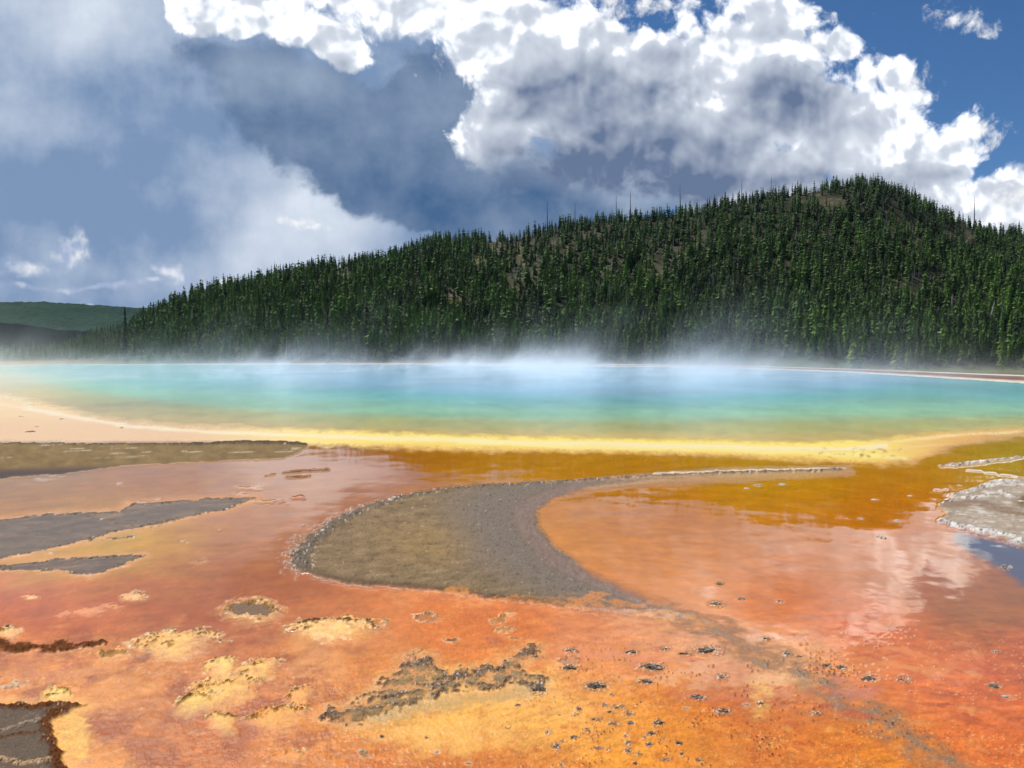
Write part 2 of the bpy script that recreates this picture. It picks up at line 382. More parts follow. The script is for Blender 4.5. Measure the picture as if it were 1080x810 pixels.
# ------------------------------------------------------------------ the ground sheet: terraces, bacterial mats, pool
azf = np.radians(np.arange(-43.0, 43.0, 0.078))
azc = np.radians(np.arange(43.5, 316.6, 3.0))
AZ = np.concatenate([azf, azc])
NA = len(AZ)
sv = np.concatenate([np.geomspace(1500, 545, 26), np.arange(540, 60, -1.12), np.arange(60, 26, -0.7), np.arange(26, 9, -0.28), np.geomspace(8.8, 0.45, 30)])
DD = FOC * EYE / sv
ND = len(DD)
A2, D2 = np.meshgrid(AZ, DD)
gx = (np.sin(A2) * D2).ravel(); gy = (np.cos(A2) * D2).ravel()
gd = D2.ravel(); ga = A2.ravel()
gu, gv = uv_of(gx, gy)
behind = gy < 0.6 * gd
gu = np.where(behind, np.where(gx > 0, 1700, -620), gu)
gv = np.where(behind, 372 + FOC * EYE / gd, gv)
gu = np.clip(gu, -900, 2000); gv = np.clip(gv, 372.2, 1500)
N = len(gx)

# self-similar coordinates: equal steps in angle and in log distance are equal on the ground at every range
qa = np.where(ga > math.pi, ga - 2 * math.pi, ga); ql = np.log(gd)
def sn(fa, fl, oct=4, seed=0, rough=0.5): return fbm(qa * fa, ql * fl, oct, seed, rough)
def wn(s, oct=4, seed=0, rough=0.5): return fbm(gx / s, gy / s, oct, seed, rough)

w1 = sn(14, 14, 5, 3, 0.55); w2 = sn(14, 14, 5, 41, 0.55)
w3 = sn(70, 70, 4, 77, 0.6); w4 = sn(70, 70, 4, 91, 0.6)
persp = np.clip((gv - 372) / 230.0, 0.04, 1.4)      # vertical foreshortening of a pixel
WU = gu + 16 * w1 * 1.0 + 5 * w3
WV = gv + persp * (9 * w2 + 4.5 * w4)
WU2 = gu + 30 * w1 + 9 * w3
WV2 = gv + persp * (20 * w2 + 9 * w4)

def curve(pts, u):
    pts = np.array(pts, float)
    return np.interp(u, pts[:, 0], pts[:, 1])

# --- base colours of the mats, from points looked up over the ground
ctl = """30 530 190 88 40|150 510 192 90 42|250 500 190 92 40|330 510 184 88 34|400 490 186 88 26|460 490 196 100 12|540 490 208 116 14|650 490 212 120 14|760 488 214 126 20|850 492 216 130 24|930 500 216 112 12|1000 478 226 132 50|1060 470 210 145 70
620 530 208 104 26|600 570 216 112 34|700 530 205 98 10|760 540 206 100 6|820 510 228 138 20|850 545 208 100 8|900 540 206 94 6|950 540 214 102 12|700 580 212 106 28|800 590 206 98 22|900 600 200 96 24|980 590 190 90 26|1060 640 172 98 34|1000 640 172 98 30|660 610 220 112 44|730 620 222 116 40|820 640 220 104 32|900 660 214 96 30|1050 700 200 98 38
950 690 230 120 48|1000 720 228 112 46|1060 760 216 106 46|900 740 215 118 30|850 760 200 98 14|900 790 222 125 28|830 700 236 162 88|790 735 178 76 14|810 790 200 106 60|760 790 222 132 40|740 740 188 86 22|700 765 232 138 42|650 775 235 148 46|640 700 222 130 72|600 720 228 144 80|560 655 214 106 44|480 660 214 106 40|620 655 210 106 40|700 690 228 142 80|400 640 216 110 42|450 765 244 178 86|520 760 244 172 80|580 745 242 172 88|430 800 192 86 26|520 800 188 80 18|350 690 226 142 66|300 700 202 110 56|340 775 218 126 40
260 760 206 110 48|200 780 190 98 36|130 760 190 98 30|100 720 226 142 58|150 700 206 118 54|60 660 206 102 46|200 640 175 82 36|260 610 170 78 40|300 640 176 82 32|250 560 190 88 50|150 620 186 84 40|60 640 196 84 40|330 560 170 78 48|20 710 226 132 58|100 790 226 140 58|380 690 206 110 46|300 540 190 88 54|60 575 214 120 66|130 575 220 128 64|30 490 180 100 70|-100 520 190 95 60|-100 700 200 105 50|1180 520 190 98 20|1180 700 205 105 50|200 900 205 115 50|540 900 215 125 45|900 900 210 115 35"""
ctl = np.array([[float(q) for q in c.split()] for c in ctl.replace("\n", "|").split("|")])
cw = np.zeros(N); cs = np.zeros((N, 3))
cl = lin(ctl[:, 2:5]) * ALB
fu = ss(690, 560, ctl[:, 1])[:, None]; fl = (ss(420, 200, ctl[:, 0]) * ss(650, 540, ctl[:, 1]))[:, None]
cl = cl * (1 + fu * np.array([[0.03, 0.64, -0.4]]) + (1 - fu) * np.array([[0.02, 0.13, -0.05]]) + fl * np.array([[0.04, 0.46, -0.2]]))
for i in range(len(ctl)):
    d2 = ((WU2 - ctl[i, 0]) / 50.0) ** 2 + ((WV2 - ctl[i, 1]) / 26.0) ** 2
    k = np.exp(-0.5 * np.minimum(d2, 60)) + 1e-6 / (1 + d2)
    cw += k; cs += k[:, None] * cl[i]
col = cs / cw[:, None]
hgt = 0.004 * wn(0.9, 4, 5)
rough = np.full(N, 0.025); grit = np.zeros(N); specks = np.zeros(N); wave = np.full(N, 1.0); spec = 0.42 + 0.58 * ss(560, 680, gu)
island = np.zeros(N, dtype=int)                    # >0: which dry island a vertex belongs to

def blend(a, c, only_col=False):
    global col
    a = np.clip(a, 0, 1)
    col = col * (1 - a[:, None]) + np.asarray(c)[..., :] * a[:, None]

# streaks and blotches the mats carry themselves
st = sn(18, 50, 5, 101, 0.6); bl = sn(26, 26, 5, 131, 0.6); bl2 = sn(90, 90, 4, 151, 0.6)
low = ss(600, 700, gv)
fl1 = 0.6 * fbm((qa * 0.98 - ql * 0.2 + 0.05 * w1) * 110, (qa * 0.2 + ql * 0.98) * 14, 5, 171, 0.62) * ss(560, 640, gv) * ss(470, 380, gu)
c_, s__ = math.cos(0.9), math.sin(0.9)
fl2 = fbm((qa * c_ - ql * s__) * 80, (qa * s__ + ql * c_) * 16, 5, 181, 0.62) * ss(600, 680, gv) * ss(420, 560, gu)
col *= (1 + 0.26 * bl + 0.16 * st + 0.26 * bl2 * (0.3 + 0.7 * low) + 0.42 * fl1 + 0.36 * fl2)[:, None]
yel = ss(0.12, 0.55, sn(30, 30, 5, 201, 0.6)) * ss(610, 690, gv)
blend(yel * 0.35, S(245, 180, 90))
rst = ss(0.15, 0.5, sn(34, 34, 5, 231, 0.6)) * ss(640, 720, gv) * ss(480, 620, gu)
blend(rst * 0.55, S(172, 70, 14))

ch = ss(-0.12, 0.3, sn(20, 9, 4, 261, 0.55)) * ss(620, 690, gv) * ss(420, 330, gu)
blend(ch * 0.75, S(158, 76, 28))
ch = ss(0.05, 0.4, sn(40, 30, 5, 271, 0.6)) * ss(640, 700, gv) * ss(300, 520, gu)
blend(ch * 0.45, S(196, 96, 30))
# foreground is only damp
damp = ss(640, 720, gv + 22 * bl - 62 * ss(640, 820, gu) + 30 * ss(300, 0, gu))
damp = np.maximum(damp, ss(585, 650, gv + 22 * bl) * ss(640, 540, gu) * ss(380, 460, gu))
rough = rough + damp * 0.24
wave = wave * (1 - 0.45 * ss(540, 600, gu)) + damp * 1.0; spec = spec * (1 - damp) + 0.26 * damp
grit = grit + 0.25 * damp * ss(520, 330, gu)

# --- polygons
def psd(u, v, P, kv):
    """signed distance to a polygon, negative inside, v weighted by kv"""
    P = np.asarray(P, float)
    out = np.full(len(u), 1e9); inside = np.zeros(len(u), bool)
    n = len(P)
    for i in range(n):
        x0, y0 = P[i]; x1, y1 = P[(i + 1) % n]
        ex, ey = x1 - x0, (y1 - y0) * kv
        px, py = u - x0, (v - y0) * kv
        t = np.clip((px * ex + py * ey) / (ex * ex + ey * ey + 1e-9), 0, 1)
        out = np.minimum(out, (px - t * ex) ** 2 + (py - t * ey) ** 2)
        c = ((y0 > v) != (y1 > v)) & (u < (x1 - x0) * (v - y0) / (y1 - y0 + 1e-12) + x0)
        inside ^= c
    d = np.sqrt(out)
    return np.where(inside, -d, d)

def lsd(u, v, L, kv):
    out = np.full(len(u), 1e9)
    L = np.asarray(L, float)
    for i in range(len(L) - 1):
        x0, y0 = L[i][:2]; x1, y1 = L[i + 1][:2]
        ex, ey = x1 - x0, (y1 - y0) * kv
        px, py = u - x0, (v - y0) * kv
        t = np.clip((px * ex + py * ey) / (ex * ex + ey * ey + 1e-9), 0, 1)
        out = np.minimum(out, (px - t * ex) ** 2 + (py - t * ey) ** 2)
    return np.sqrt(out)

def near(P, m):
    P = np.asarray(P, float)
    return np.where((gu > P[:, 0].min() - m) & (gu < P[:, 0].max() + m) & (gv > P[:, 1].min() - m * 0.7) & (gv < P[:, 1].max() + m * 0.7) & ~behind)[0]

gran = sn(420, 420, 3, 301, 0.65)         # about a pixel at every range
gran2 = sn(190, 190, 3, 331, 0.6)
clump = sn(48, 48, 4, 351, 0.6)
def setc(idx, a, c):
    col[idx] = col[idx] * (1 - a[:, None]) + np.asarray(c) * a[:, None]

def crust(idx, a, seed=0, dark=(62, 54, 48), mid=(128, 112, 96), white=(236, 226, 214), h=0.03, wthr=0.34):
    """gritty sinter crust: dark crumbs, grey body, pale caps"""
    g = gran[idx] * 0.7 + gran2[idx] * 0.7
    c = S(*mid) + 0 * g[:, None]
    k = ss(-0.02, -0.34, g)[:, None]; c = c * (1 - k) + S(*dark) * k
    k = ss(wthr, wthr + 0.2, g)[:, None]; c = c * (1 - k) + S(*white) * k
    setc(idx, a, c)
    pv = np.clip(gd[idx] / 8.0, 0.6, 2.5)
    hgt[idx] += 0.36 * a * (h * (0.7 + 0.6 * clump[idx]) + 0.9 * h * (g + 0.1)) * pv ** 0.5
    rough[idx] = rough[idx] * (1 - a) + 0.75 * a
    grit[idx] = np.maximum(grit[idx], a)
    wave[idx] *= 1 - a

# --- pool bands
B0 = [(-900, 466), (0, 466), (260, 466), (330, 469), (400, 473), (500, 476), (600, 478), (700, 480), (800, 483), (860, 487), (930, 491), (965, 489), (985, 480), (1020, 468), (1080, 461), (2000, 430)]
B1 = [(-900, 416), (0, 416), (40, 422), (90, 436), (130, 443), (200, 448), (330, 453), (440, 457), (540, 460), (700, 464), (850, 466), (930, 464), (960, 459), (1080, 452), (2000, 424)]
B2 = [(-900, 399), (0, 402), (60, 414), (100, 423), (200, 433), (330, 446), (440, 450), (540, 452), (700, 455), (850, 455), (960, 453), (1080, 448), (2000, 420)]
B3 = [(-900, 392), (0, 393), (60, 405), (100, 412), (200, 425), (330, 434), (540, 440), (700, 441), (850, 438), (960, 438), (1080, 437), (2000, 412)]
B4 = [(-900, 386), (0, 387), (60, 392), (100, 396), (200, 404), (330, 413), (540, 422), (700, 423), (850, 418), (960, 412), (1080, 418), (2000, 405)]
FS = [(-900, 388), (0, 386.2), (60, 384.6), (200, 384.4), (400, 384.8), (540, 385.4), (700, 387), (800, 389), (900, 393), (1000, 399), (1080, 404), (2000, 430)]
pu = gu + 14 * w1
pv_ = gv + persp * 6 * w2 + persp * 2.0 * w4
b0, b1, b2, b3, b4, fs = (curve(B, pu) for B in (B0, B1, B2, B3, B4, FS))
fs = curve(FS, gu) + 0.5 * sn(40, 3, 3, 401)
front_ = ~behind
sb = np.interp(gu, [300, 420, 900, 1000], [2.5, 5.0, 5.0, 9.0])
kcream = ss(1.0, -1.0, (pv_ + 6.0 * sn(44, 14, 5, 411, 0.62) * (gu > 330) - b0) / sb) * front_ * (gv > fs - 1)
# cream to yellow flat: pink-cream on the left, lemon in the middle, tan on the right
cl_ = S(242, 206, 146) ; cm_ = S(255, 226, 104); cr_ = S(232, 176, 82)
kl = ss(420, 150, gu)[:, None]; kr = ss(900, 1010, gu)[:, None]
cflat = (cm_ * (1 - kl) + cl_ * kl); cflat = cflat * (1 - kr) + cr_ * kr
cflat = cflat * (1.08 + 0.12 * st + 0.08 * bl)[:, None]
kg_ = (ss(-10, 0, pv_ - b0) * ss(320, 430, gu))[:, None] * 0.75
cflat = cflat * (1 - kg_) + S(238, 168, 40) * kg_
blend(kcream, cflat)
kl2 = ss(330, 180, gu) * ss(430, 452, gv) * kcream
blend(kl2 * 0.7, S(238, 190, 140))
# pale ribbons on it
for L, wd, c, a in [([(0, 417), (30, 423), (28, 431), (80, 440), (130, 449), (230, 456), (330, 460), (540, 466), (700, 470), (880, 474), (940, 470)], 2.6, (255, 240, 190), 0.8),
                 ([(1080, 455), (1010, 459), (960, 463), (925, 468)], 1.8, (255, 226, 150), 0.85), ([(850, 478), (930, 474), (990, 470), (1080, 466)], 1.4, (250, 214, 130), 0.7),
                 ([(400, 463), (600, 471), (760, 474), (900, 480), (960, 484)], 2.4, (255, 240, 150), 0.7), ([(0, 426), (60, 438), (160, 452)], 2.0, (252, 226, 196), 0.6)]:
    blend(ss(wd * 1.6, wd * 0.3, lsd(pu, pv_, L, 1.4)) * a * kcream, S(*c))
kdk = ss(0.10, 0.45, sn(120, 30, 4, 421, 0.6)) * ss(14, 4, np.abs(gv - 478) * 1.6) * ss(70, 30, np.abs(gu - 905))
blend(kdk * 0.8, S(120, 92, 40))
kbr = ss(40, 0, np.hypot((gu - 1030) / 1.6, (gv - 473) * 4))
blend(kbr * 0.35 * kcream, S(214, 140, 60))
rough = rough * (1 - kcream) + 0.30 * kcream; wave *= 1 - 0.5 * kcream
spec = spec * (1 - kcream) + 0.25 * kcream
# water of the pool
sw = np.interp(gu, [0, 200, 420, 900, 1000], [7.0, 5.0, 3.4, 3.0, 3.5])
pool = ss(1.0, -1.0, (pv_ - b1 + 4.5 * sn(40, 14, 5, 431, 0.62)) / sw) * (gv > fs) * front_
c1, c2, c3, c4, c5 = S(232, 200, 104), S(206, 204, 112), S(164, 226, 178), S(112, 208, 212), S(142, 206, 242)
wc = np.zeros((N, 3)) + c1
def stepto(c, a):
    global wc
    wc = wc * (1 - a[:, None]) + c * a[:, None]
band = 0.8 * sn(50, 5, 4, 441, 0.6) * persp * 9
stepto(c2, ss(0.0, 1.0, (b1 - pv_ + band) / np.maximum(b1 - b2, 2) - 0.3))
stepto(c3, ss(0.3, 1.3, (b2 - pv_ + band) / np.maximum(b2 - b3, 2)))
stepto(c4, ss(0.1, 1.2, (b3 - pv_ + band) / np.maximum(b3 - b4, 2)))
stepto(c5, ss(0.0, 1.0, (b4 - pv_ + 0.4 * band) / 12.0) * ss(150, 330, gu) * ss(1080, 900, gu))
wc *= (1 + 0.16 * sn(70, 12, 4, 461, 0.6) * ss(400, 425, gv) + 0.45 * np.clip(fbm(gx / 12, gy / 20, 4, 465, 0.6), -0.6, 0.15) + 0.2 * fbm(gx / 1.6, gy / 2.6, 3, 467) * ss(405, 440, gv))[:, None]
kw = ss(50, -60, gu)
wc = wc * (1 - 0.35 * kw[:, None]) + 0.35 * kw[:, None] * S(210, 226, 190)
blend(pool, wc)
rough = rough * (1 - pool) + 0.10 * pool; wave = wave * (1 - pool) + 20.0 * pool
hgt = hgt + damp * (0.0022 * gran + 0.004 * gran2 + 0.005 * clump)
col *= (1 + damp * (0.30 * gran + 0.16 * gran2))[:, None]
hgt = hgt * (1 - np.clip(kcream + pool, 0, 1) * 0.9)
spec = spec * (1 - pool) + 0.18 * pool
# far shore: pale rim, brown mat flats, pale rim again, then dull ground under the forest
far = ((gv <= fs) & front_).astype(float)
fb = (fs - gv)
fr = np.clip((curve([(-900, 12), (0, 6), (120, 2), (600, 1.8), (800, 4), (900, 6.5), (1080, 15), (2000, 34)], gu)), 1, 30)
t_ = fb / fr
cfar = np.zeros((N, 3)) + S(120, 78, 58)
k = ss(0.30, 0.06, t_)[:, None]; cfar = cfar * (1 - k) + S(226, 206, 184) * k
k = (ss(0.62, 0.72, t_) * ss(1.06, 0.94, t_))[:, None]; cfar = cfar * (1 - k) + S(232, 218, 206) * k
cfar = cfar * (1 + 0.35 * sn(60, 12, 4, 481, 0.6))[:, None]
k = ss(1.0, 1.25, t_)[:, None]; cfar = cfar * (1 - k) + S(92, 98, 48) * k
kl = (ss(140, 20, gu) * ss(1.0, 1.2, t_))[:, None]; cfar = cfar * (1 - kl) + S(178, 140, 108) * kl
blend(far, cfar)
rough = rough * (1 - far) + 0.85 * far; wave *= 1 - far; spec = spec * (1 - far) + 0.2 * far
pool = pool * (1 - far)
# behind the camera and far to the sides: plain dry sinter
blend(behind.astype(float), S(196, 160, 120)); rough[behind] = 0.8; wave[behind] = 0
# --- dry islands of grey-brown sinter
kv = 1.9
ISL = []
def isle(P, kind, soft=3.0, h=0.035, wav=1.0, kv=kv):
    P = np.array(P, float); idx = near(P, 40)
    u = gu[idx] * (1 - wav) + wav * (gu[idx] + 6 * w1[idx] + 3.0 * w3[idx]); v = gv[idx] * (1 - wav) + wav * (gv[idx] + persp[idx] * (4 * w2[idx] + 2.6 * w4[idx]))
    d = psd(u, v, P, kv)
    a = ss(soft, -soft, d)
    ISL.append(kind)
    sel = idx[d < 0.5]; island[sel] = len(ISL)
    return idx, d, a

# cream halo, then the body
def halo(idx, d, wd, c, amt=0.8):
    a = ss(wd, 0, d) * ss(-3, 1, d) * amt * (0.55 + 0.9 * np.clip(clump[idx] + 0.3, 0, 1))
    setc(idx, np.clip(a, 0, 1), S(*c)); rough[idx] = rough[idx] * (1 - a) + 0.4 * a

# the large crescent bar
P_A = [(314, 592), (322, 578), (340, 562), (360, 549), (385, 538), (430, 524), (480, 516), (540, 512), (600, 508), (680, 503), (760, 499), (890, 495.5), (892, 497.5), (820, 501), (760, 504), (690, 508), (620, 516), (585, 526), (566, 540), (568, 556), (585, 576), (610, 597), (645, 616), (690, 636),
       (724, 652), (690, 651), (640, 645), (560, 637), (500, 629), (430, 622), (365, 617), (330, 608), (316, 600)]
idx, d, a = isle(P_A, 'crescent', 3.0)
sf = np.interp(gu[idx], [560, 600, 720], [3.0, 5.0, 18.0]) + 3.0 * ss(596, 615, gv[idx])
a = ss(1.0, -1.0, (d + 3.0 * gran2[idx]) / sf)
n_ = clump[idx]
body = S(140, 118, 88) * (1 + 0.45 * n_[:, None] + 0.16 * gran2[idx][:, None] + 0.3 * sn(24, 30, 4, 571)[idx][:, None])
kt = ss(70, 10, np.hypot((gu[idx] - 460) / 1.5, (gv[idx] - 575) * 1.8)) * (0.6 + 0.7 * n_)
body = body * (1 - 0.5 * np.clip(kt, 0, 1)[:, None]) + S(176, 140, 84) * 0.5 * np.clip(kt, 0, 1)[:, None]
kg = ss(84, 4, lsd(gu[idx] + 14 * w3[idx], gv[idx], [(640, 508), (540, 520), (520, 540), (540, 575), (590, 605), (660, 635), (715, 650)], 1.4)) * ss(-1.0, -0.2, -np.abs(n_) * 0.4)
body = body * (1 - kg[:, None]) + S(128, 116, 104) * kg[:, None] * (1 + 0.25 * gran[idx][:, None])
kb = ss(16, 4, lsd(gu[idx] + 5 * w3[idx], gv[idx], [(610, 516), (570, 528), (552, 540), (556, 560), (580, 590), (630, 615), (690, 640)], 1.4))
body = body * (1 - kb[:, None]) + S(124, 98, 80) * kb[:, None]
ke = ss(-16, -2, d) * ss(600, 560, gu[idx]) * ss(590, 612, gv[idx])
body = body * (1 - 0.7 * ke[:, None]) + S(84, 72, 60) * 0.7 * ke[:, None]
pk = 0.7 * ss(0.46, 0.62, gran[idx] * 0.8 + gran2[idx] * 0.5 + 0.25 * n_)
body = body * (1 - pk[:, None]) + S(206, 194, 176) * pk[:, None]
pk = ss(-0.18, -0.42, gran[idx] * 0.8 + gran2[idx] * 0.5 + 0.2 * n_)
body = body * (1 - 0.45 * pk[:, None]) + S(50, 42, 34) * 0.45 * pk[:, None]
setc(idx, a, body)
hgt[idx] += a * (0.02 + 0.012 * n_ + 0.006 * gran2[idx]); rough[idx] = rough[idx] * (1 - a) + (0.8 - 0.35 * kb) * a; grit[idx] = np.maximum(grit[idx], 0.8 * a * (1 - kb)); wave[idx] *= 1 - a
rimA = [(318, 598), (317, 588), (326, 574), (346, 557), (366, 546), (388, 536), (430, 523.5), (480, 515.5), (540, 511.5), (600, 508), (680, 503), (760, 499.5), (890, 496)]
wA = np.interp(gu, [314, 325, 360, 430, 520, 600, 900], [15, 12, 8, 5, 3.4, 2.4, 1.5]) * (1 + 0.9 * w3 + 0.5 * w1)
i2 = near(P_A, 30)
dl = lsd(gu[i2] + 3.0 * w3[i2], gv[i2] + persp[i2] * 3 * w4[i2], rimA, kv)
crust(i2, ss(1.15, 0.45, dl / wA[i2] - 0.25 * gran2[i2]), h=0.075, mid=(124, 110, 94), wthr=0.26)
i3 = i2[gv[i2] < 560]
kout = ss(1.6, 0.8, dl / wA[i2]) * ss(0.7, 1.0, dl / wA[i2]) * ss(0.18, 0.40, gran2[i2] + 0.4 * clump[i2])
setc(i2, kout * 0.8, S(236, 206, 184)); hgt[i2] += 0.03 * kout
# faint grey-brown tail of the bar running to the lower right
for L, wd, am in [([(715, 650), (760, 668), (800, 690), (850, 712), (905, 745), (960, 780), (1010, 812)], 32, 1.0), ([(700, 642), (740, 656), (790, 682)], 12, 0.5)]:
    i4 = near(L, 60); dl = lsd(WU[i4], WV[i4], L, 1.5)
    k = ss(wd, wd * 0.2, dl) * am * np.clip(0.55 + 1.1 * clump[i4], 0, 1)
    setc(i4, k, S(140, 112, 84) * (1 + 0.3 * gran2[i4][:, None])); grit[i4] = np.maximum(grit[i4], 0.4 * k); rough[i4] = rough[i4] * (1 - k) + 0.4 * k

# the long olive terrace on the left
P_B = [(-260, 466), (0, 467), (100, 468), (200, 467), (262, 465.5), (318, 465.5), (326, 470), (316, 478), (298, 484), (200, 487.5), (130, 492), (60, 500), (0, 506), (-260, 512)]
idx, d, a = isle(P_B, 'terrace', 1.6)
n_ = sn(60, 16, 4, 501, 0.6)[idx]
body = S(132, 108, 68) * (1 + 0.5 * n_[:, None] + 0.25 * gran2[idx][:, None])
pk = ss(0.22, 0.40, sn(16, 70, 4, 521, 0.6)[idx] + 0.15 * gran[idx]) * ss(486, 478, gv[idx] + (gu[idx] - 150) * 0.02)
body = body * (1 - 0.7 * pk[:, None]) + S(206, 190, 160) * 0.7 * pk[:, None]
pk = ss(492, 500, gv[idx] + gu[idx] * 0.03)
body = body * (1 - pk[:, None]) + S(88, 74, 70) * pk[:, None]
setc(idx, a, body); rough[idx] = rough[idx] * (1 - a) + 0.75 * a; grit[idx] = np.maximum(grit[idx], 0.6 * a); wave[idx] *= 1 - a
hgt[idx] += a * (0.015 + 0.01 * n_)
i2 = near(P_B, 20); dl = lsd(gu[i2], gv[i2] + persp[i2] * 4 * w4[i2], [(-260, 467), (0, 468), (100, 469), (190, 469), (262, 467), (300, 467.5), (322, 469)], kv)
wB = np.interp(gu[i2], [0, 180, 210, 260, 320], [1.6, 1.8, 3.2, 5.2, 3.6])
crust(i2, ss(1.0, 0.5, dl / wB), h=0.06, mid=(92, 78, 62), white=(206, 190, 170))

# grey wet hollows on the left, crumbly along their edges
def hollow(P, c, rim_w=2.2, hal=(232, 160, 92), hw=14, seed=0, wet=0.34):
    idx, d, a = isle(P, 'hollow', 1.6)
    halo(idx, d, hw, hal, 0.75)
    mott = sn(14, 40, 5, 591, 0.6)[idx]
    setc(idx, a, (S(*c) * (1 + 0.5 * mott[:, None] + 0.25 * clump[idx][:, None] + 0.14 * gran2[idx][:, None])) * (1 - 0.5 * ss(0.15, 0.5, mott)[:, None]) + 0.5 * ss(0.15, 0.5, mott)[:, None] * S(170, 128, 92))
    rough[idx] = rough[idx] * (1 - a) + (wet + 0.25 * np.clip(clump[idx], 0, 1)) * a; wave[idx] = wave[idx] * (1 - a) + 2.0 * a; spec[idx] = spec[idx] * (1 - a) + 0.2 * a
    r = ss(rim_w, rim_w * 0.3, np.abs(d + 0.5) / (0.7 + 0.9 * np.clip(clump[idx] + 0.4, 0, 1)))
    crust(idx, r * 0.95, h=0.035)
hollow([(-120, 556), (0, 548), (60, 542), (125, 540), (138, 531), (200, 528), (268, 525), (238, 537), (185, 549), (132, 559), (84, 571), (30, 583), (-120, 610)], (112, 92, 72), 2.4, hw=16)
hollow([(-120, 604), (0, 599), (60, 591), (108, 587), (154, 585), (132, 595), (104, 604), (92, 606), (60, 601), (20, 601), (-120, 612)], (108, 86, 66), 2.2, hw=12)
# crumb line inside the first hollow
i2 = near([(60, 540), (190, 575)], 20)
dl = lsd(gu[i2] + 8 * w3[i2], gv[i2] + 3 * w4[i2], [(95, 545), (130, 552), (150, 556), (190, 546), (140, 566), (90, 571)], kv)
crust(i2, ss(3.2, 0.8, dl) * ss(-0.1, 0.15, clump[i2]), h=0.03)
# little bars in the salmon flow
for L, wd, c in [([(300, 499), (325, 497), (346, 496)], 1.8, (112, 72, 34)), ([(303, 504), (326, 503)], 1.5, (120, 80, 40)), ([(280, 502), (290, 501)], 1.3, (150, 90, 40))]:
    i2 = near(L, 12); dl = lsd(gu[i2] + 3 * w3[i2], gv[i2] + 1.2 * w4[i2], L, kv)
    crust(i2, ss(wd * 1.6, wd * 0.5, dl), h=0.03, mid=c, dark=(84, 50, 22), white=(206, 150, 80))
for (u, v, ru, rv, c) in [(266, 513, 16, 2.2, (240, 190, 150)), (275, 528, 20, 1.5, (238, 180, 120)), (122, 512, 8, 1.2, (245, 215, 190)), (45, 586, 6, 1, (250, 220, 190)), (167, 525, 5, 1, (250, 210, 180)), (150, 529, 5, 1, (240, 200, 170)), (250, 522, 12, 1.6, (235, 170, 120)),
                          (315, 526, 10, 1.6, (225, 140, 100)), (300, 530, 6, 1.2, (225, 140, 100)), (45, 506, 12, 1.4, (214, 190, 160)), (55, 501, 10, 1.2, (214, 190, 160)), (190, 570, 4, .8, (240, 200, 170)), (228, 560, 3, .8, (240, 190, 160)), (210, 593, 10, 1.6, (220, 150, 80)), (90, 611, 10, 2.0, (235, 160, 100))]:
    i2 = near([(u - ru, v - rv), (u + ru, v + rv)], 14)
    k = ss(1.2, 0.4, np.hypot((WU[i2] - u) / ru, (WV[i2] - v) / rv) + 0.4 * gran2[i2])
    setc(i2, k * 0.8, S(*c)); hgt[i2] += 0.012 * k

# --- cream mounds and rimmed pits of the near left
def mound(u, v, ru, rv, rot=0, c=(250, 190, 104), amt=0.85, h=0.03, cr=None, crw=0.3, inner=None, tail=1.6):
    """pale mound: steep crumbly far edge, fading towards the viewer; cr: crumbs along the far edge, tinted dark for its shaded near face; inner: colour of a dry pit"""
    i2 = near([(u - ru * 2, v - rv * 2), (u + ru * 2, v + rv * (1 + tail))], 10)
    ca, sa = math.cos(math.radians(rot)), math.sin(math.radians(rot))
    px = (WU[i2] - u) * 0.7 + (gu[i2] - u) * 0.3 + 0.25 * ru * w3[i2]; py = (WV[i2] - v) * 0.7 + (gv[i2] - v) * 0.3 + 0.4 * rv * w4[i2]
    x = (px * ca + py * sa) / ru; y = (-px * sa + py * ca) / rv
    y2 = np.where(y > 0, y / tail, y)
    r = np.hypot(x, y2) + 0.22 * clump[i2] + 0.08 * gran2[i2]
    k = np.where(y < 0, ss(1.12, 0.74, r), ss(1.18, 0.2, r)) * (0.75 + 0.25 * ss(-0.3, 0.2, bl2[i2]))
    c = tuple(min(255, q_ * 1.05 + 4) for q_ in c); setc(i2, np.clip(k * amt * (1.05 + 0.8 * clump[i2] + 0.35 * gran2[i2]), 0, 1), S(*c)); rough[i2] = rough[i2] * (1 - k) + 0.42 * k
    h *= 0.4; hgt[i2] += h * k
    if inner is not None:
        kk = ss(0.95, 0.75, np.hypot(x / 0.72, (y + 0.05) / 0.62) + 0.2 * clump[i2])
        setc(i2, kk, S(*inner) * (1 + 0.25 * gran2[i2][:, None])); hgt[i2] -= h * 0.8 * kk; rough[i2] = rough[i2] * (1 - kk) + 0.6 * kk
        rr = ss(0.22, 0.06, np.abs(np.hypot(x / 0.74, (y + 0.05) / 0.64) - 0.95 + 0.25 * w3[i2]))
        rr = rr * np.where(y < 0.1, 1.0, 0.45)  # stronger on the far side: shade of the rim's near face painted in
        crust(i2, rr * 0.9, h=0.03, mid=(150, 110, 70), dark=(74, 44, 24), white=(250, 214, 150))
    elif cr:
        lip = ss(0.16, 0.02, np.abs(np.hypot(x, y) - 1.0 + 0.25 * w3[i2])) * ss(0.3, -0.2, y) * ss(-0.15, 0.1, clump[i2]); setc(i2, lip * 0.8, S(255, 222, 160)); hgt[i2] += 0.008 * lip
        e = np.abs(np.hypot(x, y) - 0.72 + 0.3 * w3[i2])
        kk = ss(crw * 1.4, crw * 0.3, e) * ss(0.35, -0.25, y) * ss(-0.06, 0.12, 0.8 * clump[i2] + 0.8 * gran2[i2])  # far rim only: its shade is painted into the crumb colour
        crust(i2, kk * 0.95, h=0.035, mid=cr, dark=(64, 36, 20), white=(246, 196, 120))

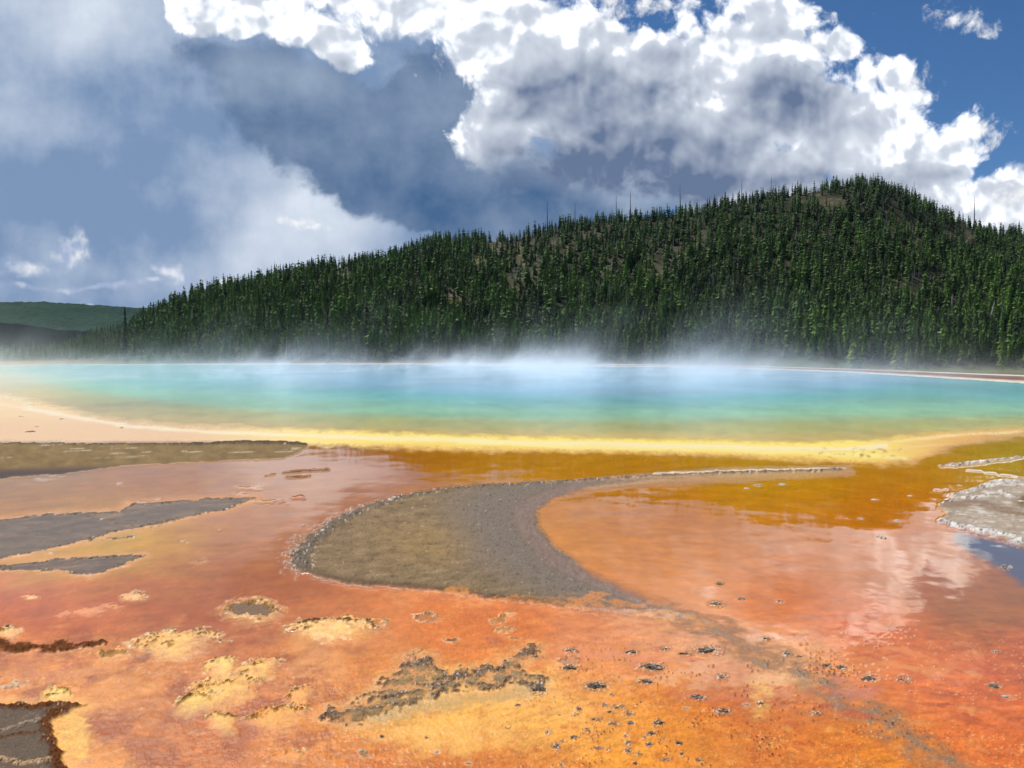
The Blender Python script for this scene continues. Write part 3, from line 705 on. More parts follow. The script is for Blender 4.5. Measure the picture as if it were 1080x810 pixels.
mound(265, 644, 36, 11, 0, inner=(124, 98, 76), c=(240, 186, 108), h=0.04)
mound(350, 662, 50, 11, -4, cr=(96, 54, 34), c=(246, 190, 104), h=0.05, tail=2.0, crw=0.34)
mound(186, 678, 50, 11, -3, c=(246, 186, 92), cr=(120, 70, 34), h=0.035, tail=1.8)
mound(178, 680, 12, 3.4, -5, inner=(170, 116, 64), c=(248, 190, 96), h=0.012)
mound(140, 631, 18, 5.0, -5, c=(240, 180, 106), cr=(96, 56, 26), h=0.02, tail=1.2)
mound(95, 645, 40, 4, -8, c=(222, 140, 74), amt=0.5, h=0.006)
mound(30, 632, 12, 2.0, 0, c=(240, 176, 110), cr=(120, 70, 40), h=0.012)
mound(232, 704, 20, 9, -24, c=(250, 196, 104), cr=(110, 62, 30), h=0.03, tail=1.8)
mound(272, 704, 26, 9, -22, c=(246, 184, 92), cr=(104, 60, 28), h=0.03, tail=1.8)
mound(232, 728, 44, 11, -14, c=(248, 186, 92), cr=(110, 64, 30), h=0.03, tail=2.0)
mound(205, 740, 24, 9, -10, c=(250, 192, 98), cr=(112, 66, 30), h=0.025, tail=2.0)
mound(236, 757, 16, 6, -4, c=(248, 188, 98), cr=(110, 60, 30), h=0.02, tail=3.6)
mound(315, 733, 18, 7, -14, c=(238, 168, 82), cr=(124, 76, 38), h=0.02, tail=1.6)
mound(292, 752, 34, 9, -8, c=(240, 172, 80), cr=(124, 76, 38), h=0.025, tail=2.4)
mound(120, 690, 18, 5, -8, inner=(176, 124, 70), c=(246, 186, 100), h=0.02, tail=1.3)
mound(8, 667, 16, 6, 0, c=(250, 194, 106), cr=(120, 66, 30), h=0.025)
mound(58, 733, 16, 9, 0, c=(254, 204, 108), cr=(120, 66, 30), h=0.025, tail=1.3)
mound(70, 778, 26, 30, 60, c=(250, 186, 88), h=0.015, tail=1.2, amt=0.75)
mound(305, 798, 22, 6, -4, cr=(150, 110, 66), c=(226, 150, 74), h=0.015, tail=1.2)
mound(380, 799, 8, 4, 0, inner=(150, 110, 80), c=(244, 190, 120), h=0.012, tail=1.0)
mound(452, 651, 17, 5.5, -6, inner=(186, 120, 74), c=(240, 196, 150), h=0.018, tail=1.0)
mound(528, 652, 15, 5, -14, inner=(176, 120, 70), c=(236, 190, 136), h=0.014, tail=1.0)
mound(532, 663, 12, 4, -6, inner=(190, 130, 76), c=(240, 200, 150), h=0.012, tail=1.0)
mound(478, 675, 12, 4, 0, inner=(120, 86, 60), c=(240, 190, 130), h=0.014, tail=1.0)
mound(543, 674, 10, 3, 0, inner=(170, 116, 70), c=(236, 190, 130), h=0.01, tail=1.0)
mound(600, 698, 18, 8, 0, inner=(186, 138, 108), c=(232, 170, 110), h=0.012, tail=1.0)
mound(518, 676, 12, 4.5, 0, c=(166, 84, 44), h=0.0, amt=0.8, tail=1.0)
for (u, v, ru, rv, rot) in [(898, 752, 28, 4.6, 12), (878, 728, 26, 4, 10), (1000, 735, 22, 4, 8), (1048, 733, 20, 5, 10), (985, 745, 24, 3, 5), (1025, 760, 26, 5, 10), (868, 742, 16, 3, 0)]:
    mound(u, v, ru, rv, rot, c=(168, 78, 36), h=0.0, amt=0.8, tail=1.0)
for (u, v, ru, rv, c) in [(700, 712, 70, 9, (240, 176, 120)), (820, 718, 44, 12, (246, 186, 120)), (800, 735, 14, 18, (246, 196, 96)), (740, 735, 40, 8, (220, 130, 90)), (560, 735, 50, 16, (246, 186, 106)), (470, 775, 90, 22, (250, 190, 96)), (640, 690, 80, 10, (226, 140, 96)), (960, 700, 60, 10, (246, 160, 84)), (900, 728, 30, 8, (214, 130, 100)), (805, 672, 24, 6, (236, 180, 140)),
                          (60, 702, 60, 8, (236, 152, 76)), (120, 735, 50, 16, (232, 150, 72)), (210, 668, 30, 6, (176, 96, 50)), (35, 705, 30, 9, (176, 92, 52)), (330, 700, 40, 18, (240, 168, 96)), (360, 680, 36, 8, (230, 150, 84)), (150, 692, 10, 10, (124, 66, 40)), (240, 690, 60, 5, (196, 116, 76)), (620, 640, 120, 5, (236, 150, 76)), (480, 632, 110, 4, (238, 156, 84)), (700, 655, 60, 5, (244, 166, 90))]:
    i2 = near([(u - ru, v - rv), (u + ru, v + rv)], 20)
    k = ss(1.3, 0.2, np.hypot((WU2[i2] - u) / ru, (WV2[i2] - v) / rv) + 0.25 * clump[i2])
    setc(i2, k * 0.6, S(*c))

# brown crumbly tongue and grey pan at the lower left
i2 = near([(-60, 665), (130, 700)], 20)
dl = lsd(WU[i2], WV[i2], [(-60, 676), (0, 683), (40, 684), (80, 682), (112, 679)], 1.6)
wd = np.interp(gu[i2], [0, 60, 115], [11, 9, 4])
crust(i2, ss(1.0, 0.55, dl / wd), h=0.045, mid=(112, 66, 32), dark=(58, 32, 18), white=(230, 150, 80))
i2 = near([(-60, 715), (40, 730)], 20)
dl = lsd(WU[i2], WV[i2], [(-60, 728), (0, 724), (30, 718)], 1.6)
crust(i2, ss(6, 3, dl), h=0.04, mid=(236, 206, 170), dark=(140, 90, 50), white=(255, 236, 206))
idx, d, a = isle([(-160, 735), (0, 744), (50, 744), (84, 746), (60, 757), (50, 766), (58, 776), (60, 790), (66, 806), (90, 830), (60, 900), (-160, 900)], 'pan', 2.5)
halo(idx, d, 26, (252, 186, 88), 0.8)
setc(idx, a, S(104, 88, 74) * (1 + 0.22 * clump[idx][:, None] + 0.12 * gran2[idx][:, None])); rough[idx] = rough[idx] * (1 - a) + 0.6 * a; wave[idx] *= 1 - a
hgt[idx] += 0.02 * a
r = ss(13, 4, np.abs(d + 5) / (0.2 + 1.5 * np.clip(clump[idx] + 0.35 * gran2[idx] + 0.35, 0, 1)))
crust(idx, r, h=0.05, mid=(112, 64, 32), dark=(54, 30, 18), white=(226, 190, 150))
dl = lsd(gu[idx] + 6 * w3[idx], gv[idx] + 3 * w4[idx], [(-60, 780), (0, 774), (24, 768), (40, 762)], 1.6); crust(idx, ss(4.5, 1.5, dl), h=0.04, mid=(160, 140, 120))
dl = lsd(gu[idx] + 6 * w3[idx], gv[idx] + 3 * w4[idx], [(-60, 780), (0, 781), (24, 777), (48, 775)], 1.6); crust(idx, ss(3.6, 1.2, dl), h=0.035, mid=(120, 84, 56))
dl = lsd(gu[idx] + 6 * w3[idx], gv[idx] + 3 * w4[idx], [(-60, 800), (0, 804), (20, 808), (50, 806)], 1.6); crust(idx, ss(5, 2, dl), h=0.03, mid=(196, 160, 120))

# broken crust in the middle foreground
P_D = [(336, 758), (344, 752), (372, 742), (392, 734), (402, 722), (418, 712), (424, 698), (436, 692), (452, 693), (456, 706), (470, 713), (500, 708), (528, 702), (545, 692), (558, 683), (566, 684), (556, 695), (548, 702), (556, 716), (572, 722), (566, 732), (548, 724), (520, 722), (486, 728), (452, 740), (416, 746), (392, 752), (384, 760), (352, 762)]
idx, d, a = isle(P_D, 'crust', 2.5, wav=2.4)
a = a * (0.35 + 0.65 * ss(-0.15, 0.12, clump[idx] + 0.5 * gran2[idx]))
halo(idx, d, 16, (226, 178, 110), 0.55)
c = S(150, 126, 92) * (1 + 0.3 * clump[idx][:, None] + 0.15 * gran2[idx][:, None])
setc(idx, a, c); rough[idx] = rough[idx] * (1 - a) + 0.7 * a; wave[idx] *= 1 - a; grit[idx] = np.maximum(grit[idx], 0.6 * a); hgt[idx] += 0.012 * a
r = ss(4.5, 1.5, np.abs(d + 1.5) / (0.5 + 1.2 * np.clip(clump[idx] + 0.35, 0, 1)))
crust(idx, r * ss(0.0, 0.15, a) * ss(-0.2, 0.05, clump[idx] + 0.4 * gran2[idx]), h=0.018, mid=(130, 104, 84), dark=(66, 52, 44))
for L, wd in [([(425, 703), (440, 698), (452, 700)], 8), ([(402, 737), (420, 735), (440, 728), (455, 722), (470, 716), (500, 713), (530, 705)], 4.5), ([(440, 722), (452, 727), (470, 722), (482, 716)], 5), ([(340, 757), (366, 752), (400, 746), (436, 741), (460, 734)], 3.2), ([(482, 722), (510, 722), (540, 715)], 3), ([(380, 744), (396, 736), (404, 726)], 5)]:
    dl = lsd(gu[idx] + 9 * w3[idx] + 8 * w1[idx], gv[idx] + 5 * w4[idx] + 4 * w2[idx], L, 1.6)
    crust(idx, ss(wd, wd * 0.4, dl) * ss(-0.25, 0.1, clump[idx] + 0.4 * gran2[idx] + 0.1), h=0.018, mid=(134, 110, 90), dark=(64, 50, 42), wthr=0.24)
i2 = near([(395, 735), (560, 760)], 20)
dl = lsd(WU[i2], WV[i2], [(400, 752), (450, 746), (500, 736), (560, 730)], 1.6); k = ss(14, 3, dl) * 0.6
setc(i2, k, S(186, 156, 104))

# pale island on the right
P_E = [(1180, 500), (1080, 505), (1050, 506), (1038, 512), (1016, 518), (999, 522), (1004, 526), (992, 531), (990, 537), (1000, 542), (990, 549), (1010, 556), (1032, 562), (1052, 567), (1080, 577), (1180, 600)]
idx, d, a = isle(P_E, 'pale', 1.8)
n_ = clump[idx]
body = S(172, 156, 136) * (1 + 0.45 * sn(26, 70, 5, 551, 0.6)[idx][:, None] + 0.30 * gran2[idx][:, None])
pk = ss(0.10, 0.40, sn(30, 80, 4, 561, 0.6)[idx] + 0.3 * gran2[idx]); body = body * (1 - pk[:, None]) + S(208, 198, 186) * pk[:, None]
k = ss(12, 4, lsd(gu[idx] + 4 * w3[idx], gv[idx] + 2 * w4[idx], [(1000, 533), (1030, 532), (1060, 540), (1090, 545)], 2.2)) * 0.5
body = body * (1 - k[:, None]) + S(120, 84, 52) * k[:, None]
k = ss(18, 4, np.hypot((gu[idx] - 1085) / 1.2, (gv[idx] - 530) * 1.6)); body = body * (1 - k[:, None]) + S(112, 84, 40) * k[:, None]
setc(idx, a, body); rough[idx] = rough[idx] * (1 - a) + 0.75 * a; wave[idx] *= 1 - a; grit[idx] = np.maximum(grit[idx], 0.6 * a)
hgt[idx] += a * (0.025 + 0.015 * n_)
for L, wd, mid in [([(999, 523), (1020, 519), (1042, 513), (1060, 508), (1076, 512)], 5, (206, 196, 186)), ([(1000, 527), (1030, 526), (1055, 520), (1090, 534)], 3.5, (214, 204, 194)), ([(990, 549), (1012, 556), (1034, 562), (1056, 569), (1090, 580)], 4, (214, 208, 204)), ([(992, 532), (1004, 528)], 2.5, (110, 80, 56)), ([(1034, 560), (1060, 566), (1090, 574)], 4, (226, 220, 214))]:
    dl = lsd(gu[idx] + 7 * w3[idx], gv[idx] + 4 * w4[idx], L, 2.0)
    crust(idx, ss(wd * 1.3, wd * 0.35, dl) * ss(-0.3, 0.0, clump[idx] + 0.5 * gran2[idx]), h=0.02, mid=mid, dark=(96, 80, 66), white=(250, 244, 238), wthr=0.12)
L = [(992, 491.5), (1008, 490.5), (1024, 489), (1042, 486.5), (1060, 484.5), (1082, 482), (1180, 474)]
i2 = near(L, 12); dl = lsd(gu[i2] + 3 * w3[i2], gv[i2] + 1.2 * w4[i2], L, 2.2)
wd = np.interp(gu[i2], [990, 1010, 1040, 1080], [2, 5, 5.5, 3]); k = ss(1.0, 0.5, dl / wd)
crust(i2, k, h=0.06, mid=(190, 176, 164), dark=(92, 76, 62), white=(252, 246, 240), wthr=0.10)
ISL.append('ridge'); island[i2[k > 0.4]] = len(ISL)
for L, wd, c in [([(1020, 495), (1050, 499), (1085, 505)], 1.4, (244, 214, 180)), ([(985, 516), (998, 516)], 1.2, (230, 190, 160)), ([(690, 500), (780, 497), (860, 495), (890, 494.5)], 1.6, (244, 222, 190))]:
    i2 = near(L, 10); dl = lsd(gu[i2] + 2 * w3[i2], gv[i2] + 1.0 * w4[i2], L, 2.0); k = ss(wd * 1.5, wd * .4, dl); setc(i2, k, S(*c)); hgt[i2] += 0.02 * k
# deep blue-black run beside it
P_F = [(1006, 562), (1030, 566), (1060, 573), (1090, 582), (1150, 594), (1230, 606), (1290, 622), (1270, 640), (1200, 646), (1140, 638), (1090, 622), (1068, 608), (1050, 596), (1030, 585), (1010, 574)]
i2 = near(P_F, 30); d = psd(gu[i2] + 6 * w1[i2] + 3 * w3[i2], gv[i2] + 3 * w4[i2], P_F, 1.8); k = ss(8, -6, d)
setc(i2, k, S(112, 104, 104)); rough[i2] = rough[i2] * (1 - k) + 0.02 * k; spec[i2] = spec[i2] * (1 - k) + 0.8 * k; wave[i2] *= 1 - 0.7 * k

# pale and dark crumbs scattered through the near mats
cell = sn(300, 300, 2, 601, 0.5)
k = ss(0.46, 0.60, cell + 0.45 * sn(16, 16, 4, 611)) * ss(650, 710, gv) * (0.3 + 0.5 * ss(420, 640, gu)) * (1 - np.clip(grit, 0, 1)) * 0.75
col = col * (1 - k[:, None]) + S(246, 200, 136) * k[:, None]; hgt += 0.006 * k
cell = sn(260, 260, 2, 641, 0.5)
kz = ss(655, 700, gv) * ss(460, 620, gu + 30 * w1) * ss(1075, 900, gu)
k = ss(0.52, 0.60, cell + 0.50 * sn(14, 14, 4, 651)) * kz
col = col * (1 - k[:, None]) + S(70, 52, 44) * k[:, None]; hgt += 0.010 * k; rough = rough * (1 - k) + 0.6 * k

# crumbs lying round each stone
for (u, v, ru, rv, tone, lb, gp) in STONES:
    i2 = near([(u - ru * 2, v - rv * 2), (u + ru * 2, v + rv * 2)], 6)
    r = np.hypot((gu[i2] - u) / (ru * 1.35), (gv[i2] - v) / (rv * 1.35)) + 0.35 * w3[i2] + 0.5 * np.abs(gran2[i2])
    k = ss(1.15, 0.75, r)
    if tone == 'dark': crust(i2, k * ss(-0.1, 0.15, gran2[i2]), h=0.02, mid=(150, 116, 88), dark=(60, 46, 38), white=(244, 226, 204), wthr=0.16)
    else: setc(i2, k * 0.25, S(240, 206, 160))

# --- relief of the land: the spring sits on a low mound, the ground falls away behind it
def drop_at(u): return np.interp(u, [-600, 0, 300, 540, 800, 900, 1080, 1700], [1.5, 1.6, 2.0, 2.0, 2.8, 3.6, 4.4, 5.0])
def gz(x, y):
    d = np.hypot(x, y)
    u = 540 + FOC * x / np.maximum(y, 1.0)
    dsh = FOC * EYE / np.clip(curve(FS, u) - 372, 8, 80)
    f = ss(0, 1, (d - dsh * 1.12) / np.maximum(300 - dsh * 1.12, 40))
    return np.where(y > 0, -drop_at(u) * f, 0.0)
base = gz(gx, gy)
hgt = np.where(behind, 0.05 * wn(3, 3, 9), hgt)
near0 = ss(3.2, 4.2, gd)
gzv = base + hgt * near0 + np.where(gd > 200, 0.25 * wn(30, 3, 15), 0.0)
gzv = np.where(gd < 3.0, gzv, gzv)

# --- faces
ii = np.arange(ND - 1)[:, None] * NA + np.arange(NA)[None, :]
jj = np.arange(ND - 1)[:, None] * NA + (np.arange(NA)[None, :] + 1) % NA
F = np.stack([ii, jj, jj + NA, ii + NA], axis=-1).reshape(-1, 4)
V = np.stack([gx, gy, gzv], axis=1)
spec = spec * (1 - 0.85 * ss(0.35, 0.65, rough))

# material shared by the whole sheet
mground, t, p = material("mat_and_sinter")
oc = t.new('ShaderNodeNewGeometry').outputs['Position']
c0 = t.att('tone')[0]; ro = t.att('polish')[2]; gr = t.att('grit')[2]; wvv = t.att('ripple')[2]; sp = t.att('gloss')[2]
n1 = t.noise(oc, 60, 5, 0.75)[0]; n2 = t.noise(oc, 11, 6, 0.65)[0]; vd, vc = t.vor(oc, 120, 'F1')
gmul = t.m('ADD', t.m('MULTIPLY', t.m('SUBTRACT', n1, 0.5), t.m('ADD', 0.75, t.m('MULTIPLY', gr, 0.9))), t.m('MULTIPLY', t.m('SUBTRACT', n2, 0.5), 0.45))
gmul = t.m('ADD', 1.0, t.m('MULTIPLY', gmul, t.rng(ro, 0.02, 0.4, 0.25, 1.0)))
vs_d, vs_c = t.vor(oc, 85, 'F1')
fleck = t.m('MULTIPLY', t.rng(t.sep(vs_c)[0], 0.80, 0.95), t.rng(vs_d, 0.5, 0.2))
fleck2 = t.m('MULTIPLY', t.rng(t.sep(vs_c)[1], 0.84, 0.95), t.rng(vs_d, 0.5, 0.2))
gmul = t.m('ADD', gmul, t.m('MULTIPLY', t.m('SUBTRACT', t.m('MULTIPLY', fleck, 0.75), t.m('MULTIPLY', fleck2, 0.45)), t.rng(ro, 0.08, 0.4, 0.0, 1.0)))
cc_ = t.v('SCALE', c0, None, gmul)
t.l.new(cc_, p.inputs['Base Color'])
t.l.new(t.m('ADD', ro, t.m('MULTIPLY', t.m('SUBTRACT', n2, 0.5), t.m('MULTIPLY', ro, 0.5))), p.inputs['Roughness'])
p.inputs['IOR'].default_value = 1.42
t.l.new(sp, p.inputs['Specular IOR Level'])
rv = t.v('MULTIPLY', oc, (1.0, 0.7, 1.0))
rip = t.noise(rv, 22.0, 3, 0.6)[0]
rip2 = t.noise(t.v('MULTIPLY', oc, (1.0, 0.55, 1.0)), 1.1, 3, 0.5)[0]
b1_ = t.bump(t.m('ADD', rip, t.m('MULTIPLY', rip2, 0.25)), t.m('MULTIPLY', wvv, 0.011), 0.04)
b2_ = t.bump(t.m('ADD', n1, t.m('MULTIPLY', vd, -0.6)), t.m('ADD', t.m('MULTIPLY', gr, 0.8), t.rng(ro, 0.1, 0.4, 0.0, 0.5)), 0.006, b1_)
t.l.new(b2_, p.inputs['Normal'])

def take(name, mask):
    f = F[mask]
    used = np.unique(f)
    remap = np.zeros(N, dtype=np.int32); remap[used] = np.arange(len(used))
    o = mesh_np(name, V[used], remap[f], (mground,), smooth=True)
    attr_c(o, 'tone', np.clip(col[used], 0.004, 0.92)); attr_f(o, 'polish', np.clip(rough[used], 0.02, 1))
    attr_f(o, 'grit', np.clip(grit[used], 0, 1)); attr_f(o, 'ripple', np.clip(wave[used], 0, 40)); attr_f(o, 'gloss', spec[used])
    return o
fp = pool[F].mean(axis=1) > 0.5
fi = np.where(np.all(island[F] > 0, axis=1), island[F[:, 0]], 0)
fi[fp] = 0
tag(take('ground', ~fp & (fi == 0)), 'orange and rust coloured microbial mat flats round the hot spring', 'ground', kind='structure')
tag(take('water', fp), 'turquoise water of the steaming hot spring pool', 'water', kind='structure')
LAB = {'crescent': ('sinter_bar', 'long crescent bar of grey brown sinter curving through the orange mats'),
       'terrace': ('sinter_terrace', 'flat olive brown sinter terrace between the cream shore and red mats'),
       'hollow': ('sinter_pan', None), 'pan': ('sinter_pan', 'grey cracked pan edged with brown crumbs in the near left corner'),
       'crust': ('sinter_crust', 'broken dark grey crust in the orange mat beside the pale yellow patch'),
       'pale': ('sinter_island', 'pale white and grey sinter island beside the dark blue run of water'),
       'ridge': ('sinter_ridge', 'thin white sinter ridge beyond the pale island')}
nh = 0
for k_, kind in enumerate(ISL):
    nm, lb = LAB[kind]
    if kind == 'hollow':
        lb = ['large dark grey wet pan below the olive terrace', 'narrow dark grey wet pan nearer than the large grey pan'][nh]; nh += 1
    m_ = fi == k_ + 1
    if m_.sum() > 20: tag(take(nm, m_), lb, 'sinter', kind='structure')
del A2, D2
# ------------------------------------------------------------------ the wooded hill and the far ridges
SKY_T = [(-500, 372), (0, 372), (60, 368), (100, 358), (130, 350), (150, 338), (180, 320), (215, 308), (250, 301), (300, 289), (350, 278), (400, 272), (430, 262), (455, 252), (490, 250), (540, 248), (590, 236), (640, 229), (690, 227), (740, 220), (790, 211), (840, 203), (870, 198), (900, 194), (920, 195), (945, 203), (965, 212), (990, 225), (1015, 237), (1040, 245), (1080, 246), (1200, 262), (1400, 300), (1900, 366)]
def yr_at(u): return np.interp(u, [-200, 0, 130, 300, 600, 1080, 1900], [430, 430, 440, 520, 600, 610, 640])
Y0 = 262.0
def hill_z(x, y):
    u = 540 + FOC * x / y
    yr = yr_at(u); g = gz(x, y)
    zr = EYE + (372 - curve(SKY_T, u) - np.interp(u, [90, 200, 650, 760, 1080], [0, 7, 7, 4, 3])) * yr / FOC
    yb = 292 + 14 * perlin(u / 160.0, u * 0, 7)
    wv = (y - yb) / (yr - yb)
    k = np.clip(wv, 0, 1)
    s = 0.55 * k + 0.45 * k * k * (3 - 2 * k)
    bump_ = (7.0 * fbm(x / 110, y / 90, 3, 21) + 3.0 * fbm(x / 34, y / 30, 3, 23)) * np.sin(np.pi * k) ** 0.7
    z = g + (zr - g) * s + np.where(zr - g > 8, bump_ * np.minimum((zr - g) / 90, 1), 0)
    back = np.clip(wv - 1, 0, 3)
    z = z - (zr - g) * np.minimum(1.4 * back * back + 0.12 * back, 1.0)
    z = np.where(wv < 0, g - 0.25 - 0.9 * np.clip(-wv * 6, 0, 1), z)
    return z

ut = np.arange(-420, 1500, 3.0)
yt = np.concatenate([np.arange(Y0, 660, 3.0), np.arange(660, 1000, 12.0)])
U2, Y2 = np.meshgrid(ut, yt)
HX = ((U2 - 540) / FOC * Y2).ravel(); HY = Y2.ravel()
HZ = hill_z(HX, HY)
nu, ny = len(ut), len(yt)
a = (np.arange(ny - 1)[:, None] * nu + np.arange(nu - 1)[None, :]).ravel()
HF = np.stack([a, a + 1, a + nu + 1, a + nu], axis=1)

# open patches: traced in the photograph, carried to the slope
OPEN = [(455, 247, 13, 7, 1.0), (478, 312, 11, 13, 0.9), (505, 278, 12, 10, 0.85), (522, 262, 12, 8, 0.9), (545, 268, 14, 14, 0.8), (545, 310, 14, 22, 0.75), (548, 290, 12, 12, 0.8), (360, 290, 14, 8, 0.8), (340, 296, 8, 6, 0.6), (590, 262, 16, 12, 0.7), (620, 248, 14, 8, 0.6), (645, 278, 18, 18, 0.55), (690, 285, 14, 14, 0.6), (640, 320, 7, 22, 0.5),
        (735, 250, 14, 16, 0.5), (850, 205, 14, 16, 0.7), (800, 240, 12, 14, 0.4), (935, 232, 14, 18, 0.5), (965, 250, 10, 18, 0.7), (820, 280, 14, 8, 0.5), (972, 300, 32, 12, 0.97), (1000, 320, 26, 14, 0.55), (930, 300, 10, 20, 0.4), (1040, 325, 14, 18, 0.5), (880, 215, 24, 10, 0.5), (1010, 250, 18, 12, 0.6), (950, 240, 30, 22, 0.5), (700, 270, 26, 14, 0.5), (860, 250, 22, 12, 0.45), (780, 300, 16, 10, 0.4), (560, 280, 22, 30, 0.6), (990, 275, 20, 10, 0.4)]
hu, hv = uv_of(HX, HY, HZ)
def openness(u, v, nz):
    o = np.zeros_like(u)
    for (cu_, cv_, ru, rv, k) in OPEN:
        o = np.maximum(o, k * ss(1.25, 0.45, np.hypot((u - cu_) / ru, (v - cv_) / rv) + 0.5 * nz))
    return o
hn = fbm(HX / 16, HY / 22, 4, 61)
ho = openness(hu, hv, hn)
hc = np.zeros((len(HX), 3)) + S(58, 62, 34) * 0.7
hc *= (1 + 0.5 * fbm(HX / 9, HY / 9, 4, 63))[:, None]
k = ss(-0.1, 0.35, fbm(HX / 26, HY / 26, 4, 65) + 0.25)[:, None] * ho[:, None]
hc = hc * (1 - k) + S(112, 104, 78) * k
k = ss(0.0, 0.3, hn + 0.1)[:, None] * (ho * ss(570, 440, hu))[:, None]
hc = hc * (1 - k) + S(128, 132, 54) * k
k = ss(0.25, 0.45, fbm(HX / 5, HY / 7, 3, 67))[:, None] * ho[:, None]
hc = hc * (1 - k) + S(150, 140, 126) * k
k = (ss(306, 292, HY))[:, None] * 0.8
hc = hc * (1 - k) + S(96, 104, 46) * k * (1 + 0.4 * fbm(HX / 4, HY / 8, 3, 69))[:, None]
k = ss(150, 20, hu)[:, None] * ss(330, 300, HY)[:, None]
hc = hc * (1 - k) + S(170, 134, 100) * k
mhill, t, p = material("hillside_soil")
c0 = t.att('tone')[0]
po = t.new('ShaderNodeNewGeometry').outputs['Position']
n1 = t.noise(po, 0.9, 6, 0.65)[0]
t.l.new(t.v('SCALE', c0, None, t.rng(n1, 0.2, 0.8, 0.55, 1.45)), p.inputs['Base Color'])
p.inputs['Roughness'].default_value = 0.95; p.inputs['Specular IOR Level'].default_value = 0.1
t.l.new(t.bump(n1, 0.9, 1.2), p.inputs['Normal'])
hill = mesh_np('hill', np.stack([HX, HY, HZ], 1), HF, (mhill,), smooth=True)
attr_c(hill, 'tone', np.clip(hc, 0.005, 0.9))
tag(hill, 'steep hill behind the pool under a dark conifer forest', 'hill', kind='structure')

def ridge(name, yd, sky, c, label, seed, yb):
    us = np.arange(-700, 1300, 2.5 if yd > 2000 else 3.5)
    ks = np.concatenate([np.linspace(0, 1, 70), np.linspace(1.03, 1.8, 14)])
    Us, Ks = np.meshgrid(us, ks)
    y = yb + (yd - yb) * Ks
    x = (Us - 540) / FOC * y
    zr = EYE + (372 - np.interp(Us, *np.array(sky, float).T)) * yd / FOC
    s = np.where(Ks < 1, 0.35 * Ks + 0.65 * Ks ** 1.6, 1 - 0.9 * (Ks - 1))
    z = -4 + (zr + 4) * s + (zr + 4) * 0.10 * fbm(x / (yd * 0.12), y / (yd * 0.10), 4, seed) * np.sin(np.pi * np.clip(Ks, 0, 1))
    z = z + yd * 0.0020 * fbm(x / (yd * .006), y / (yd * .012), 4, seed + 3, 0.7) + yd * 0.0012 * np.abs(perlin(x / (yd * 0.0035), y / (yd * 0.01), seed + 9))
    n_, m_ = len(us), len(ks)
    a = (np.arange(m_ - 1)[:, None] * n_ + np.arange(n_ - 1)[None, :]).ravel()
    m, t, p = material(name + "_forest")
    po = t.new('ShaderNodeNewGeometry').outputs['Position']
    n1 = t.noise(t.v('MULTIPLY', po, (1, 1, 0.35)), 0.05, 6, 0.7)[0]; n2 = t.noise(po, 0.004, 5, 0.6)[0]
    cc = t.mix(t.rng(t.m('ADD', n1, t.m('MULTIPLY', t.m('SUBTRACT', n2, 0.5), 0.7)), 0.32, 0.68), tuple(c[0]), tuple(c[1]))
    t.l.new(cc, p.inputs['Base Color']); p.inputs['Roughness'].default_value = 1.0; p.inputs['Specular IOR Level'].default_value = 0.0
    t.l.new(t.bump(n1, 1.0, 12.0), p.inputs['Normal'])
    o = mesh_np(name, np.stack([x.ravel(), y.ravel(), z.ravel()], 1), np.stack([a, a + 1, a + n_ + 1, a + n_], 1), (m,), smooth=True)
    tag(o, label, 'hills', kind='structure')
ridge('far_hills', 3000, [(-1500, 330), (-400, 322), (0, 319), (50, 319), (100, 322), (150, 325), (200, 328), (400, 336), (900, 345), (1500, 350)], (S(38, 66, 54) * .7, S(70, 102, 78) * .8), 'long flat topped green wooded ridge on the horizon', 311, 1900)
ridge('dark_hills', 1400, [(-1500, 330), (-300, 334), (0, 340), (30, 343), (60, 348), (100, 350), (130, 353), (200, 358), (320, 368), (1500, 372)], (S(8, 18, 26), S(18, 34, 42)), 'dark blue wooded slope in front of the green ridge', 351, 700)  # cloud shadow over this slope is put into its dark colours

# ------------------------------------------------------------------ conifers
def foliage_mat(name, c0, c1, attr):
    m, t, p = material(name)
    if attr: tint = t.att('tint')[2]
    else: tint = t.new('ShaderNodeObjectInfo').outputs['Random']
    po = t.new('ShaderNodeNewGeometry').outputs['Position']
    n1 = t.noise(po, 1.3, 3, 0.6)[0]
    n2 = t.noise(po, 0.02, 3, 0.5)[0]  # broad sunlit and cloud-shadowed patches, mixed into the needle colour
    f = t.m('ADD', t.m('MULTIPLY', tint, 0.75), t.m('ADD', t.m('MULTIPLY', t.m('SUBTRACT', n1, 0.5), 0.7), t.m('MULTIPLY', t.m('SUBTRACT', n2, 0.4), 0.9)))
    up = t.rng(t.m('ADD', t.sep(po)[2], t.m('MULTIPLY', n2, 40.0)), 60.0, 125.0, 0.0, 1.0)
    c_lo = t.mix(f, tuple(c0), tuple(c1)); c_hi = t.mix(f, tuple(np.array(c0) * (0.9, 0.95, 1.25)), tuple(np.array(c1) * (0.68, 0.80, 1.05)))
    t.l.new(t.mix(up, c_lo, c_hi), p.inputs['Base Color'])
    p.inputs['Roughness'].default_value = 0.75; p.inputs['Specular IOR Level'].default_value = 0.15
    return m
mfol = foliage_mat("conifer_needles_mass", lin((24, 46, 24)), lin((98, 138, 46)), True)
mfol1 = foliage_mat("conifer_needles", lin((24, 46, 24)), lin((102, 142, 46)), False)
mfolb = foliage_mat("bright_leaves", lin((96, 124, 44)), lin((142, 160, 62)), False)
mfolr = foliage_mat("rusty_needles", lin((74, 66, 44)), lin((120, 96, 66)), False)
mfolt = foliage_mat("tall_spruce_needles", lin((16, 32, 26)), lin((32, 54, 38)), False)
mbark, t, p = material("bark")
po = t.new('ShaderNodeNewGeometry').outputs['Position']; n1 = t.noise(t.v('MULTIPLY', po, (1, 1, .3)), 2.0, 3, 0.6)[0]
